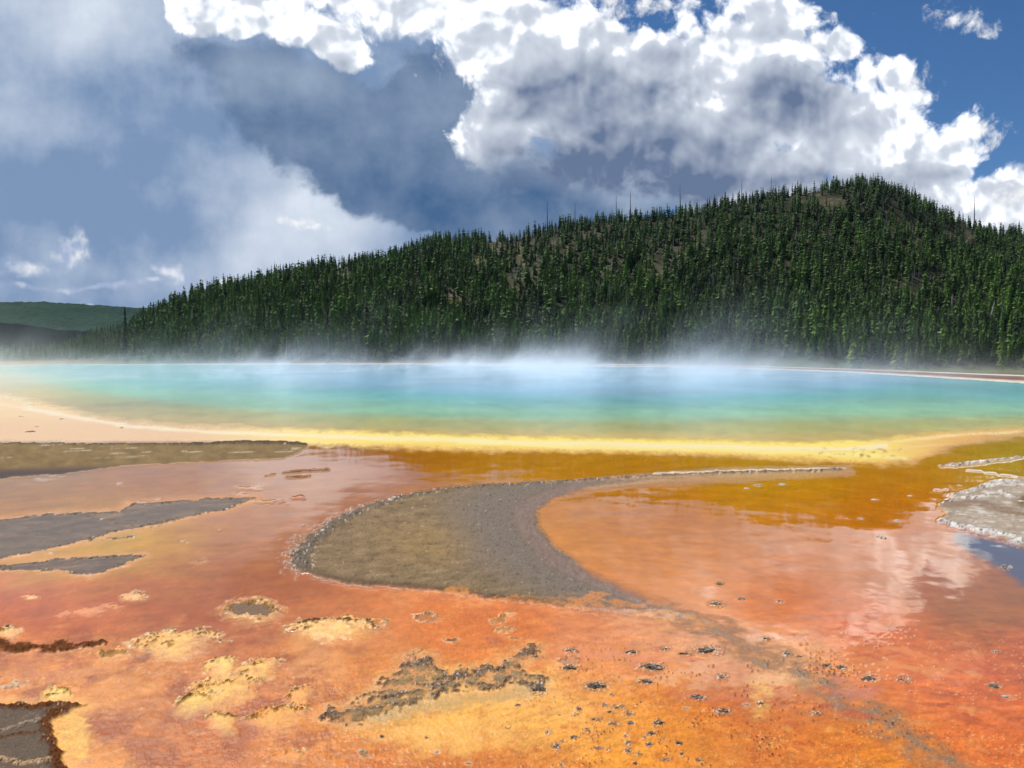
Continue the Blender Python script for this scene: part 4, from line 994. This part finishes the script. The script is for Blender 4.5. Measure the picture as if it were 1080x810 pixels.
t.l.new(t.mix(n1, (0.05, 0.036, 0.026), (0.17, 0.14, 0.11)), p.inputs['Base Color']); p.inputs['Roughness'].default_value = 0.9
mdead, t, p = material("weathered_dead_wood")
po = t.new('ShaderNodeNewGeometry').outputs['Position']; n1 = t.noise(t.v('MULTIPLY', po, (1, 1, .3)), 2.0, 3, 0.6)[0]
t.l.new(t.mix(n1, (0.30, 0.27, 0.24), (0.66, 0.62, 0.56)), p.inputs['Base Color']); p.inputs['Roughness'].default_value = 0.9
mdark, t, p = material("grey_dead_wood")
po = t.new('ShaderNodeNewGeometry').outputs['Position']; n1 = t.noise(t.v('MULTIPLY', po, (1, 1, .3)), 2.0, 3, 0.6)[0]
t.l.new(t.mix(n1, (0.09, 0.08, 0.075), (0.22, 0.2, 0.18)), p.inputs['Base Color']); p.inputs['Roughness'].default_value = 0.9

def crown_np(seed, layers, spikes, R=0.15, z0=0.12, pw=0.8, gap=0.12, sag=0.045, jit=0.35):
    """unit-high conifer crown: drooping folded sprays in whorls"""
    r = np.random.RandomState(seed)
    V, Fc = [], []
    for k in range(layers):
        z = z0 + (0.985 - z0) * (k + r.uniform(-.3, .3)) / (layers - 0.3)
        z = min(max(z, z0 * 0.8), 0.97)
        rr = R * (1.02 - z) ** pw / (1 - z0) ** pw + 0.008
        rr *= 1 + r.uniform(-0.22, 0.22)
        a0 = r.uniform(0, 6.28)
        for s_ in range(spikes):
            if r.rand() < gap: continue
            a = a0 + 6.283 * s_ / spikes + r.uniform(-jit, jit)
            q = rr * r.uniform(0.55, 1.2)
            dr = sag * (q / R) + 0.02 + r.uniform(-.01, .015)
            wd = q * math.tan(min(0.62, 3.6 / spikes)) * r.uniform(0.7, 1.1)
            ca, sa = math.cos(a), math.sin(a)
            b = len(V)
            V += [(0.006 * ca, 0.006 * sa, z + 0.035 + 0.015 * r.rand()), (q * ca, q * sa, z - dr),
                  (0.5 * q * ca - wd * sa * .55, 0.5 * q * sa + wd * ca * .55, z - 0.45 * dr - 0.012), (0.5 * q * ca + wd * sa * .55, 0.5 * q * sa - wd * ca * .55, z - 0.45 * dr - 0.012)]
            Fc += [(b, b + 2, b + 1), (b, b + 1, b + 3)]
    b = len(V)
    V += [(0.006, 0, .93), (-0.003, .005, .93), (-0.003, -.005, .93), (0, 0, 1.0)]
    Fc += [(b, b + 1, b + 3), (b + 1, b + 2, b + 3), (b + 2, b, b + 3)]
    return np.array(V), np.array(Fc)

def trunk_np(seed, h=0.96, r0=0.014, bend=0.01, n=5, segs=5):
    r = np.random.RandomState(seed)
    V, Fc = [], []
    px, py = 0.0, 0.0
    for k in range(segs + 1):
        f = k / segs
        rad = r0 * (1 - f) ** 0.8 + 0.0016
        if k: px += r.uniform(-bend, bend); py += r.uniform(-bend, bend)
        for j in range(n):
            a = 6.283 * j / n
            V.append((px + rad * math.cos(a), py + rad * math.sin(a), h * f - (0.03 if k == 0 else 0)))
    for k in range(segs):
        for j in range(n):
            q = (j + 1) % n
            A, B, C_, D_ = k * n + j, k * n + q, (k + 1) * n + q, (k + 1) * n + j
            Fc += [(A, B, C_), (A, C_, D_)]
    return np.array(V), np.array(Fc)

def me_of(name, V, Fc, mat):
    o = mesh_np(name, V, Fc, (mat,)); me = o.data
    bpy.data.objects.remove(o); return me

# tree sites over the slope
rs = np.random.RandomState(11)
def sites(step, y0, y1, u0, u1):
    xs = np.arange((u0 - 540) / FOC * y1, (u1 - 540) / FOC * y1, step); ys = np.arange(y0, y1, step)
    X_, Y_ = np.meshgrid(xs, ys)
    X_ = X_ + rs.uniform(-.48, .48, X_.shape) * step; Y_ = Y_ + rs.uniform(-.48, .48, Y_.shape) * step
    x, y = X_.ravel(), Y_.ravel()
    u = 540 + FOC * x / y
    ok = (u > u0) & (u < u1) & (y > y0)
    return x[ok], y[ok]
tx, ty = sites(3.6, 280, 650, -120, 1260)
tz = hill_z(tx, ty)
tu, tv = uv_of(tx, ty, tz)
front_y = 300 + 5 * perlin(tx / 18.0, tx * 0, 71) + np.interp(tu, [-100, 60, 140, 200], [26, 16, 6, 0])
topn = ty < yr_at(tu) + 26
den = 1 - openness(tu, tv, fbm(tx / 16, ty / 22, 4, 61))
upper = ss(0.35, 0.8, (ty - 300) / (yr_at(tu) - 300))
den = den * (0.97 - 0.52 * upper * ss(480, 560, tu)) * (1 - 0.35 * ss(0.1, 0.4, fbm(tx / 25, ty / 25, 3, 75)))
den = den * np.interp(tu, [-120, 30, 120, 160], [0.25, 0.45, 0.9, 1.0])
keep = (ty > front_y) & topn & (rs.rand(len(tx)) < den)
tx, ty, tz, tu = tx[keep], ty[keep], tz[keep], tu[keep]
th = rs.uniform(4.8, 12.6, len(tx)) * (1 - 0.12 * ss(480, 620, ty))
th *= np.interp(tu, [-120, 60, 130, 200], [0.45, 0.5, 0.75, 1.0])
th = np.where(rs.rand(len(tx)) < 0.18, th * rs.uniform(0.45, 0.8, len(tx)), th)
th *= 1 + 0.16 * fbm(tx / 30, ty / 30, 3, 81)

# the front rows one can tell apart are trees of their own; the rest is one mass
o_ = np.argsort(ty - 14 * th / 12 + rs.uniform(-6, 6, len(tx)))
o_ = o_[(tu[o_] > -12) & (tu[o_] < 1092)]
solo = o_[:286]
mass = np.setdiff1d(np.arange(len(tx)), solo)

PR = []
for k in range(10):
    cv_, cf_ = crown_np(100 + k, rs.randint(9, 13), rs.randint(6, 8), R=rs.uniform(0.12, 0.165), z0=rs.uniform(0.06, 0.2), pw=rs.uniform(0.65, 0.95))
    tv_, tf_ = trunk_np(200 + k, n=3, segs=3)
    PR.append((np.vstack([cv_, tv_]), np.vstack([cf_, tf_ + len(cv_)]), np.array([0] * len(cf_) + [1] * len(tf_))))
Vs, Fs, Ms, Ts, off = [], [], [], [], 0
pk_ = rs.randint(0, 10, len(tx))
for k in range(10):
    ids = mass[pk_[mass] == k]
    v0, f0, m0 = PR[k]
    ang = rs.uniform(0, 6.283, len(ids)); s_ = th[ids]; wd = rs.uniform(0.95, 2.0, len(ids)) * s_
    ca, sa = np.cos(ang), np.sin(ang)
    x = (v0[None, :, 0] * ca[:, None] - v0[None, :, 1] * sa[:, None]) * wd[:, None] + tx[ids][:, None]
    y = (v0[None, :, 0] * sa[:, None] + v0[None, :, 1] * ca[:, None]) * wd[:, None] + ty[ids][:, None]
    z = v0[None, :, 2] * s_[:, None] + tz[ids][:, None]
    Vs.append(np.stack([x, y, z], -1).reshape(-1, 3))
    Fs.append((f0[None] + (np.arange(len(ids)) * len(v0))[:, None, None] + off).reshape(-1, 3))
    Ms.append(np.tile(m0, len(ids))); Ts.append(np.repeat(rs.rand(len(ids)), len(v0)))
    off += len(ids) * len(v0)
# weathered standing trunks and fallen logs among the living trees
sx_, sy_ = sites(10.5, 300, 640, -60, 1140); sz_ = hill_z(sx_, sy_)
su_, sv_ = uv_of(sx_, sy_, sz_)
so_ = openness(su_, sv_, fbm(sx_ / 16, sy_ / 22, 4, 61))
kp = (rs.rand(len(sx_)) < 0.10 + 0.85 * so_) & (sy_ < yr_at(su_) - 6) & (su_ > 170)
sx_, sy_, sz_, so_ = sx_[kp], sy_[kp], sz_[kp], so_[kp]
for k in range(3):
    v0, f0 = trunk_np(240 + k, r0=0.022, n=4, segs=3)
    ids = np.arange(k, len(sx_), 3); h_ = rs.uniform(4, 11, len(ids))
    ln_ = np.where(rs.rand(len(ids)) < 0.15 + 0.6 * so_[ids], rs.uniform(0.5, 1.5, len(ids)), rs.uniform(0, 0.12, len(ids))); ang = np.where(rs.rand(len(ids)) < 0.5, 0, math.pi) + rs.uniform(-.7, .7, len(ids))
    r_ = np.sin(ln_)[:, None] * v0[None, :, 2] * h_[:, None]
    x = r_ * np.cos(ang)[:, None] + v0[None, :, 0] * 1.3 * h_[:, None] + sx_[ids][:, None]
    y = r_ * np.sin(ang)[:, None] + v0[None, :, 1] * 1.3 * h_[:, None] + sy_[ids][:, None]
    z = np.cos(ln_)[:, None] * v0[None, :, 2] * h_[:, None] + sz_[ids][:, None] + 0.5 * np.sin(ln_)[:, None] + r_ * np.sin(ang)[:, None] * 0.45
    Vs.append(np.stack([x, y, z], -1).reshape(-1, 3))
    Fs.append((f0[None] + (np.arange(len(ids)) * len(v0))[:, None, None] + off).reshape(-1, 3))
    Ms.append(np.full(len(ids) * len(f0), 2)); Ts.append(np.repeat(rs.rand(len(ids)), len(v0)))
    off += len(ids) * len(v0)
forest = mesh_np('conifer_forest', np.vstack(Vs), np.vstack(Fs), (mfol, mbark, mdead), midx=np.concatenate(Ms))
attr_f(forest, 'tint', np.concatenate(Ts))
tag(forest, 'dense dark green conifer forest covering the hill up to its crest', 'forest', kind='stuff')
print('TREES', len(mass), len(solo), off)
del Vs, Fs, Ms, Ts

# single trees: a trunk and a crown each; copies share mesh data
CM, TM = [], []
for k in range(9):
    v_, f_ = crown_np(300 + k, 17 + k % 4, 9, R=[.12, .14, .165, .13, .15, .175, .12, .14, .16][k], z0=[.05, .12, .2, .28, .08, .1, .34, .15, .06][k], pw=[.7, .85, .75, .6, .95, .8, .55, .8, .9][k], gap=0.16)
    CM.append((v_, f_)); TM.append(me_of('pine_trunk', *trunk_np(400 + k), mbark))
CMESH = {}
def crown_me(k, mat):
    if (k, mat.name) not in CMESH: CMESH[(k, mat.name)] = me_of('pine_crown', *CM[k], mat)
    return CMESH[(k, mat.name)]
def tree(name, x, y, z, h, k, mat, label, cat, group=None, wide=1.2, lean=0.0):
    e = empty(name, (x, y, z), rs.uniform(0, 6.28)); e.scale = (h * wide, h * wide, h)
    e.rotation_euler[0] = lean
    tag(e, label, cat, group)
    c = bpy.data.objects.new('crown', crown_me(k, mat)); COL.objects.link(c); c.parent = e
    b = bpy.data.objects.new('trunk', TM[k]); COL.objects.link(b); b.parent = e
    return e
for i in solo:
    k = rs.randint(0, 9)
    u = tu[i]
    if u < 60: m_, lb, g_, nm = mfolr, 'small brownish pine in the thin row at the far end of the cream shore', 'small pines beyond the cream shore', 'pine_tree'
    elif th[i] < 6.2: m_, lb, g_, nm = (mfolb if rs.rand() < 0.3 else mfol1), 'short young conifer at the foot of the taller front trees by the pool', 'young conifers along the far shore', 'young_conifer'
    elif u < 700: m_, lb, g_, nm = mfol1, 'dark green conifer in the front row of forest behind the drifting steam', 'front row conifers behind the steam', 'conifer_tree'
    else: m_, lb, g_, nm = mfol1, 'tall dark green conifer in the front row behind the brown far shore', 'front row conifers behind the brown shore', 'conifer_tree'
    tree(nm, tx[i], ty[i], tz[i], th[i], k, m_, lb, 'tree', g_, wide=rs.uniform(1.1, 1.6))

def on_hill(u, v, y):
    """nearest slope point along the view ray of a photograph spot"""
    ys_ = np.arange(290, 640, 1.0)
    x, yv, zv = at_depth(u, v, ys_)
    d = zv - hill_z(x, ys_)
    i = np.where(d < 0)[0]
    i = i[0] if len(i) else np.argmin(np.abs(d))
    return float(x[i]), float(ys_[i]), float(hill_z(x[i:i + 1], ys_[i:i + 1])[0])
# the lone tall spruce at the left end, and light green trees on the right shore
def base_tree(name, u, vt, h_px, y, k, mat, label, wide, group=None):
    x = (u - 540) / FOC * y; z = float(hill_z(np.array([x]), np.array([y]))[0])
    zt = EYE + (372 - vt) * y / FOC
    return tree(name, x, y, z, zt - z, k, mat, label, 'tree', group, wide)
base_tree('spruce_tree', 133, 322, 0, 296, 0, mfolt, 'lone tall narrow dark spruce standing above the left end of the forest', 0.62)
base_tree('pine_tree', 946, 362, 0, 291, 2, mfolb, 'rounded light green pine at the right of the far shore, left of the bushes', 1.7)
base_tree('pine_tree', 957, 366, 0, 290, 5, mfolb, 'small light green pine close beside the rounded light green one', 1.5)
base_tree('pine_tree', 902, 352, 0, 292, 5, mfolb, 'broad olive green pine standing by itself before the dark trees', 1.7)
base_tree('pine_tree', 1057, 362, 0, 291, 2, mfolb, 'thin yellow green pine near the right end of the far shore', 1.1)
base_tree('spruce_tree', 977, 344, 0, 289, 0, mfol1, 'tall dark pointed spruce standing forward at the edge of the brown shore', 1.1)

# bushes on the right shore
def bush_np(seed, n=420):
    r = np.random.RandomState(seed); V, Fc = [], []
    cs_ = [(r.uniform(-.6, .6), r.uniform(-.5, .5), r.uniform(.25, .75), r.uniform(.25, .45)) for _ in range(7)]
    for _ in range(n):
        c = cs_[r.randint(7)]
        d = r.normal(size=3); d /= np.linalg.norm(d); q = c[3] * r.uniform(.5, 1.05)
        o = np.array([c[0], c[1], c[2] * .8]) + d * q; o[2] = abs(o[2])
        a, b = r.normal(size=3), r.normal(size=3); s_ = r.uniform(.06, .13)
        i = len(V); V += [tuple(o), tuple(o + a / np.linalg.norm(a) * s_), tuple(o + b / np.linalg.norm(b) * s_)]; Fc.append((i, i + 1, i + 2))
    return np.array(V), np.array(Fc)
for j, (u, vt, w_, lb) in enumerate([(997, 381, 3.4, 'bright green bush at the forest foot right of the forward spruce'), (1023, 379, 2.6, 'taller bright green bush between the two spreading ones on the right shore'), (1076, 384, 3.0, 'bright green bush at the right end of the far shore'), (886, 383, 2.2, 'low pale green bush at the forest foot above the brown shore')]):
    y = 287 + j % 2; x = (u - 540) / FOC * y; z = float(gz(np.array([x]), np.array([y]))[0])
    zt = EYE + (372 - vt) * y / FOC
    b_ = empty('bush', (x, y, z)); b_.scale = (w_ * .62, w_ * .5, max(zt - z, 1.0) / 1.15); tag(b_, lb, 'bush', 'green bushes on the far shore')
    o = mesh_np('foliage', *bush_np(800 + j), (mfolb,), parent=b_)
    o = mesh_np('stem', *trunk_np(820 + j, h=.6, r0=.03, bend=.06), (mbark,), parent=b_)

# bare dead trunks: on the skyline and pale ones on the slope
def snag_np(seed, twigs=7):
    r = np.random.RandomState(seed)
    V, Fc = trunk_np(seed, h=1.0, r0=0.020, bend=0.006, n=5, segs=6)
    V = [tuple(q) for q in V]; Fc = [tuple(q) for q in Fc]
    for _ in range(twigs):
        z = r.uniform(.3, .92); a = r.uniform(0, 6.28); L_ = r.uniform(.03, .09) * (1.2 - z); s_ = .004
        b = len(V); ca, sa = math.cos(a), math.sin(a)
        V += [(0, 0, z + s_), (-sa * s_, ca * s_, z - s_), (sa * s_, -ca * s_, z - s_), (ca * L_, sa * L_, z + r.uniform(-.02, .03))]
        Fc += [(b, b + 1, b + 3), (b + 1, b + 2, b + 3), (b + 2, b, b + 3)]
    return np.array(V), np.array(Fc)
SM = [me_of('dead_trunk', *snag_np(900 + k), mdark) for k in range(4)]
SL = [me_of('dead_trunk', *snag_np(920 + k, 5), mdead) for k in range(4)]
for j, (u, vb, vt, lb) in enumerate([(577, 246, 212, 'tallest bare grey dead trunk on the skyline, left of the others'), (606, 238, 213, 'thin bare grey trunk on the skyline just right of the tallest one'), (664, 234, 202, 'bare grey trunk at the left of the close skyline pair'), (649, 234, 206, 'slim bare trunk before the close skyline pair'), (716, 226, 196, 'bare dead trunk on the skyline against the white cloud'),
        (780, 216, 190, 'short bare trunk on the skyline left of the summit'), (811, 210, 186, 'bare trunk on the skyline near the foot of the summit rise'), (960, 216, 190, 'bare trunk on the skyline right of the summit'), (1024, 244, 208, 'lone thin dead trunk on the falling skyline at the right'), (458, 258, 238, 'bare trunk beside the small yellow green skyline clearing'), (470, 258, 244, 'second shorter bare trunk right of the yellow green skyline clearing'), (345, 286, 267, 'bare topped dead trunk on the low skyline left of the rocky patch'),
        (208, 312, 298, 'bare trunk on the low left skyline under the small white cloud'), (219, 312, 294, 'taller bare trunk on the low left skyline under the small white cloud'), (291, 296, 274, 'bare trunk on the left skyline where the slope steepens'), (297, 295, 277, 'thin bare trunk close beside another on the left skyline')]):
    y = float(yr_at(np.array([u]))[0]) - 4; x = (u - 540) / FOC * y; z = float(hill_z(np.array([x]), np.array([y]))[0])
    zt = EYE + (372 - vt) * y / FOC
    o = bpy.data.objects.new('dead_tree', SM[j % 4]); COL.objects.link(o); o.location = (x, y, z - .3); o.scale = (zt - z, zt - z, zt - z + .3); o.rotation_euler = (0, 0, j * 1.3)
    tag(o, lb, 'dead tree', 'bare trunks along the skyline')
for j, (u, v, L_, ln, lb) in enumerate([(542, 296, 20, .0, 'upright white dead trunk in the open rocky strip of the hillside'), (556, 290, 22, .5, 'white dead trunk leaning right in the open rocky strip'), (541, 312, 15, -.25, 'short white dead trunk low in the open rocky strip'), (590, 274, 12, 0, 'small pale trunk below the tallest skyline snag'), (640, 292, 12, .1, 'pale upright trunk in the middle of the slope'),
        (957, 312, 9, .05, 'pale trunk below the left half of the viewing platform'), (965, 318, 12, -.12, 'pale trunk below the viewing platform, lower than its neighbour'), (1000, 324, 18, .02, 'white trunk right of and below the viewing platform'), (1008, 316, 13, .55, 'white trunk leaning right beside an upright white one'), (845, 286, 8, .3, 'small white fallen trunk on the slope left of the platform'), (1077, 280, 10, .4, 'white leaning trunk at the right edge of the hillside'), (1040, 336, 22, .2, 'pale thin trunk low on the right slope'), (800, 330, 10, 0, 'pale trunk in the dense lower forest'),
        (342, 296, 9, .9, 'grey fallen trunk by the rocky patch on the left slope'), (379, 317, 6, .2, 'small pale stump on the left slope below the rocky patch')]):
    x, y, z = on_hill(u, v, 0); h = L_ * y / FOC
    o = bpy.data.objects.new('dead_tree', SL[j % 4]); COL.objects.link(o); o.location = (x, y - 3.0, float(hill_z(np.array([x]), np.array([y - 3.0]))[0]) - .1); o.scale = (h * 2.2, h * 2.2, h); o.rotation_euler = (0, ln, 0)
    tag(o, lb, 'dead tree', 'pale dead trunks on the slope')

# viewing platform in the clearing
def box(V, Fc, x0, x1, y0, y1, z0, z1):
    b = len(V)
    V += [(x0, y0, z0), (x1, y0, z0), (x1, y1, z0), (x0, y1, z0), (x0, y0, z1), (x1, y0, z1), (x1, y1, z1), (x0, y1, z1)]
    for q in ((0, 3, 2, 1), (4, 5, 6, 7), (0, 1, 5, 4), (1, 2, 6, 5), (2, 3, 7, 6), (3, 0, 4, 7)): Fc.append(tuple(b + k for k in q))
mdeck, t, p = material("weathered_brown_timber")
po = t.new('ShaderNodeNewGeometry').outputs['Position']; n1 = t.noise(po, 1.5, 4, 0.6)[0]
t.l.new(t.mix(n1, (0.12, 0.085, 0.065), (0.26, 0.2, 0.17)), p.inputs['Base Color']); p.inputs['Roughness'].default_value = 0.9
x, y, z = on_hill(972, 291, 0)
y -= 2; z = float(hill_z(np.array([x]), np.array([y]))[0]) + 1.2
pf = empty('viewing_platform', (x, y, z)); tag(pf, 'long low brown timber viewing platform in the clearing on the hillside', 'viewing platform')
hw = 28 * y / FOC
V, Fc = [], []; box(V, Fc, -hw, hw, -1.6, 1.6, -.3, 0); mesh_np('deck', V, Fc, (mdeck,), parent=pf)
V, Fc = [], []
for q in np.linspace(-hw, hw, 17): box(V, Fc, q - .09, q + .09, -1.55, -1.37, .004, 1.15)
for zz in (.45, .8, 1.16): box(V, Fc, -hw - .1, hw + .1, -1.62, -1.56, zz, zz + .12)
mesh_np('railing', V, Fc, (mdeck,), parent=pf)
for q in np.linspace(-hw * .95, hw * .95, 6):
    V, Fc = [], []; box(V, Fc, q - .12, q + .12, -1.45, -1.2, -3.2, -.304); mesh_np('post', V, Fc, (mdeck,), parent=pf)
# ------------------------------------------------------------------ the stones themselves
import bmesh
def stone_me(seed, mat, n=13, res=46, pale=False):
    """a crumbly clump: fused pebbles on a thin crust, unit half width"""
    r = np.random.RandomState(seed)
    g = np.linspace(-1.25, 1.25, res); X_, Y_ = np.meshgrid(g, g)
    H = np.full(X_.shape, -1.0); T = np.zeros(X_.shape); base_ = np.zeros(X_.shape)
    for k in range(n):
        a = r.uniform(0, 6.28); q = r.uniform(0, 1) ** 0.6 * 0.78
        cx, cy = q * math.cos(a), q * math.sin(a); rad = r.uniform(0.16, 0.36) * (1.15 - 0.4 * q)
        if pale: rad *= 1.7
        wx, wy = r.uniform(.7, 1.3), r.uniform(.7, 1.3)
        d2 = ((X_ - cx) / wx) ** 2 + ((Y_ - cy) / wy) ** 2
        d2 = d2 * (1 + 0.5 * perlin(X_ * 5 + seed, Y_ * 5 + k, seed + k))
        h = np.sqrt(np.maximum(rad * rad - d2, 0)) * r.uniform(0.9, 1.5) + 0.05 - 0.12 * (d2 > rad * rad)
        up = h > H; H = np.where(up, h, H); T = np.where(up, r.rand(), T)
        base_ = np.maximum(base_, ss(1.7, 1.1, np.sqrt(d2) / rad))
    H = np.where(H < 0.02, 0.035 * base_ - 0.06 * (1 - base_), H) + 0.03 * perlin(X_ * 9, Y_ * 9, seed + 50)
    use = base_ > 0.05
    a = (np.arange(res - 1)[:, None] * res + np.arange(res - 1)[None, :])
    f = np.stack([a, a + 1, a + res + 1, a + res], -1).reshape(-1, 4)
    f = f[use.ravel()[f].any(axis=1)]
    # keep one connected body
    par = np.arange(res * res)
    def find(q):
        while par[q] != q: par[q] = par[par[q]]; q = par[q]
        return q
    for q in f:
        m_ = find(q[0])
        for w_ in q[1:]: par[find(w_)] = m_
    roots = np.array([find(q[0]) for q in f]); big = np.bincount(roots).argmax(); f = f[roots == big]
    u_ = np.unique(f); rm = np.zeros(res * res, int); rm[u_] = np.arange(len(u_))
    co_ = np.stack([X_.ravel(), Y_.ravel(), H.ravel() * 1.9], 1)[u_]
    o = mesh_np('stone', co_, rm[f], (mat,), smooth=True); attr_f(o, 'tint', T.ravel()[u_])
    me = o.data; bpy.data.objects.remove(o); return me
def stone_mat(name, dark, mid, white, thr):
    m, t, p = material(name)
    po = t.new('ShaderNodeTexCoord').outputs['Object']
    n1 = t.noise(po, 3.2, 4, 0.65)[0]; vd, vc = t.vor(po, 5.0)
    c = t.mix(t.rng(n1, 0.38, 0.58), dark, mid)
    ti = t.att('tint')[2]
    c = t.mix(t.rng(ti, thr, thr + 0.12), c, white)
    t.l.new(c, p.inputs['Base Color']); p.inputs['Roughness'].default_value = 0.8; p.inputs['Specular IOR Level'].default_value = 0.12
    t.l.new(t.bump(t.m('ADD', n1, t.m('MULTIPLY', vd, -.5)), 0.7, 0.3), p.inputs['Normal'])
    return m
msd = stone_mat("dark_crumbly_stone", (0.11, 0.082, 0.06), (0.30, 0.23, 0.17), (0.66, 0.6, 0.54), 0.72)
msp = stone_mat("pale_stone", (0.6, 0.5, 0.4), (0.78, 0.72, 0.66), (0.9, 0.88, 0.85), 0.4)
SD_ = [stone_me(20 + k, msd, 10 + 2 * k) for k in range(7)]; SP_ = [stone_me(40 + k, msp, 5, pale=True) for k in range(4)]
Dr = D2row = DD
def ground_z(x, y):
    d = math.hypot(x, y); az = math.atan2(x, y)
    i = int(np.argmin(np.abs(DD - d))); j = int(np.argmin(np.abs(AZ - az)))
    return float(gzv[i * NA + j])
for j, (u, v, ru, rv, tone, lb, gp) in enumerate(STONES):
    x, y = ground_at(u, v); x, y = float(x), float(y)
    d = math.hypot(x, y); z = ground_z(x, y)
    sx = 0.74 * ru * d / FOC
    # what is seen of the half height: depth on the ground plus standing height
    tot = 0.66 * rv * d / FOC; sinel = EYE / math.hypot(d, EYE)
    sy = min(max(tot * 0.62 / sinel, sx * 0.35), sx * 1.1); sz = max((tot - sy * sinel * 0.75), sx * 0.22)
    if tone == 'pale': sz = min(sz, sx * 0.28)
    o = bpy.data.objects.new('stone', (SD_ if tone == 'dark' else SP_)[(j * 5 + j // 3) % (7 if tone == 'dark' else 4)]); COL.objects.link(o)
    o.location = (x, y, z - 0.06 * sz); o.scale = (sx, sy, sz); o.rotation_euler = (0, 0, 0.25 * math.sin(j * 2.3))
    tag(o, lb, 'stone', gp)
# ------------------------------------------------------------------ steam over the pool
def volbox(name, lo, hi):
    V, Fc = [], []; box(V, Fc, lo[0], hi[0], lo[1], hi[1], lo[2], hi[2])
    return V, Fc
ms = bpy.data.materials.new("steam"); ms.use_nodes = True
t = NT(ms.node_tree)
for n in list(t.n): t.n.remove(n)
pos = t.new('ShaderNodeNewGeometry').outputs['Position']
px, py, pz = t.sep(pos)[:3]
# wisps: noise stretched upward, leaning with the drift
q = t.comb(t.m('ADD', px, t.m('MULTIPLY', pz, -0.5)), t.m('MULTIPLY', py, 0.6), t.m('MULTIPLY', pz, 0.95))
n1 = t.noise(q, 0.12, 5, 0.68, 0.9)[0]
n2 = t.noise(q, 0.022, 2, 0.5)[0]
plume = t.rng(t.m('ADD', n1, t.m('MULTIPLY', t.m('SUBTRACT', n2, 0.5), 0.9)), 0.47, 0.72)
lowm = t.m('POWER', 2.718, t.m('MULTIPLY', pz, -1.1))
highm = t.m('POWER', 2.718, t.m('MULTIPLY', pz, -0.52))
cx = t.m('DIVIDE', t.m('ADD', px, 12.0), 88.0); cy = t.m('DIVIDE', t.m('SUBTRACT', py, 105.0), 76.0)
rad = t.m('SQRT', t.m('ADD', t.m('MULTIPLY', cx, cx), t.m('MULTIPLY', cy, cy)))
inside = t.rng(rad, 0.98, 0.55, smooth=True)
dens = t.m('MULTIPLY', inside, t.m('ADD', t.m('MULTIPLY', t.m('MULTIPLY', lowm, t.m('ADD', 0.07, t.m('MULTIPLY', plume, 2.4))), t.rng(py, 40.0, 110.0, 0.040, 0.062)), t.m('MULTIPLY', t.m('MULTIPLY', highm, t.m('POWER', plume, 3.0)), t.m('MULTIPLY', 0.14, t.rng(py, 60.0, 130.0, 0.15, 1.0)))))
vs = t.new('ShaderNodeVolumePrincipled')
vs.inputs['Color'].default_value = (0.93, 0.96, 1.0, 1); vs.inputs['Anisotropy'].default_value = 0.25
t.l.new(dens, vs.inputs['Density'])
mo = t.new('ShaderNodeOutputMaterial'); t.l.new(vs.outputs[0], mo.inputs['Volume'])
V, Fc = volbox('steam', (-105, 26, 0.06), (82, 184, 9))
tag(mesh_np('steam', V, Fc, (ms,)), 'thin white steam drifting over the blue pool', 'steam', kind='stuff')
SC.cycles.volume_max_steps = 256; SC.cycles.volume_step_rate = 2.0
# ------------------------------------------------------------------ air that pales the far ridges
mh = bpy.data.materials.new("haze"); mh.use_nodes = True
t = NT(mh.node_tree)
for n in list(t.n): t.n.remove(n)
vs = t.new('ShaderNodeVolumePrincipled'); vs.inputs['Color'].default_value = (0.62, 0.76, 1.0, 1); vs.inputs['Density'].default_value = 0.000016
mo = t.new('ShaderNodeOutputMaterial'); t.l.new(vs.outputs[0], mo.inputs['Volume'])
V, Fc = volbox('haze', (-6300, -300, -9), (6300, 4000, 420))
tag(mesh_np('haze', V, Fc, (mh,)), 'faint blue haze in the air', 'haze', kind='stuff')
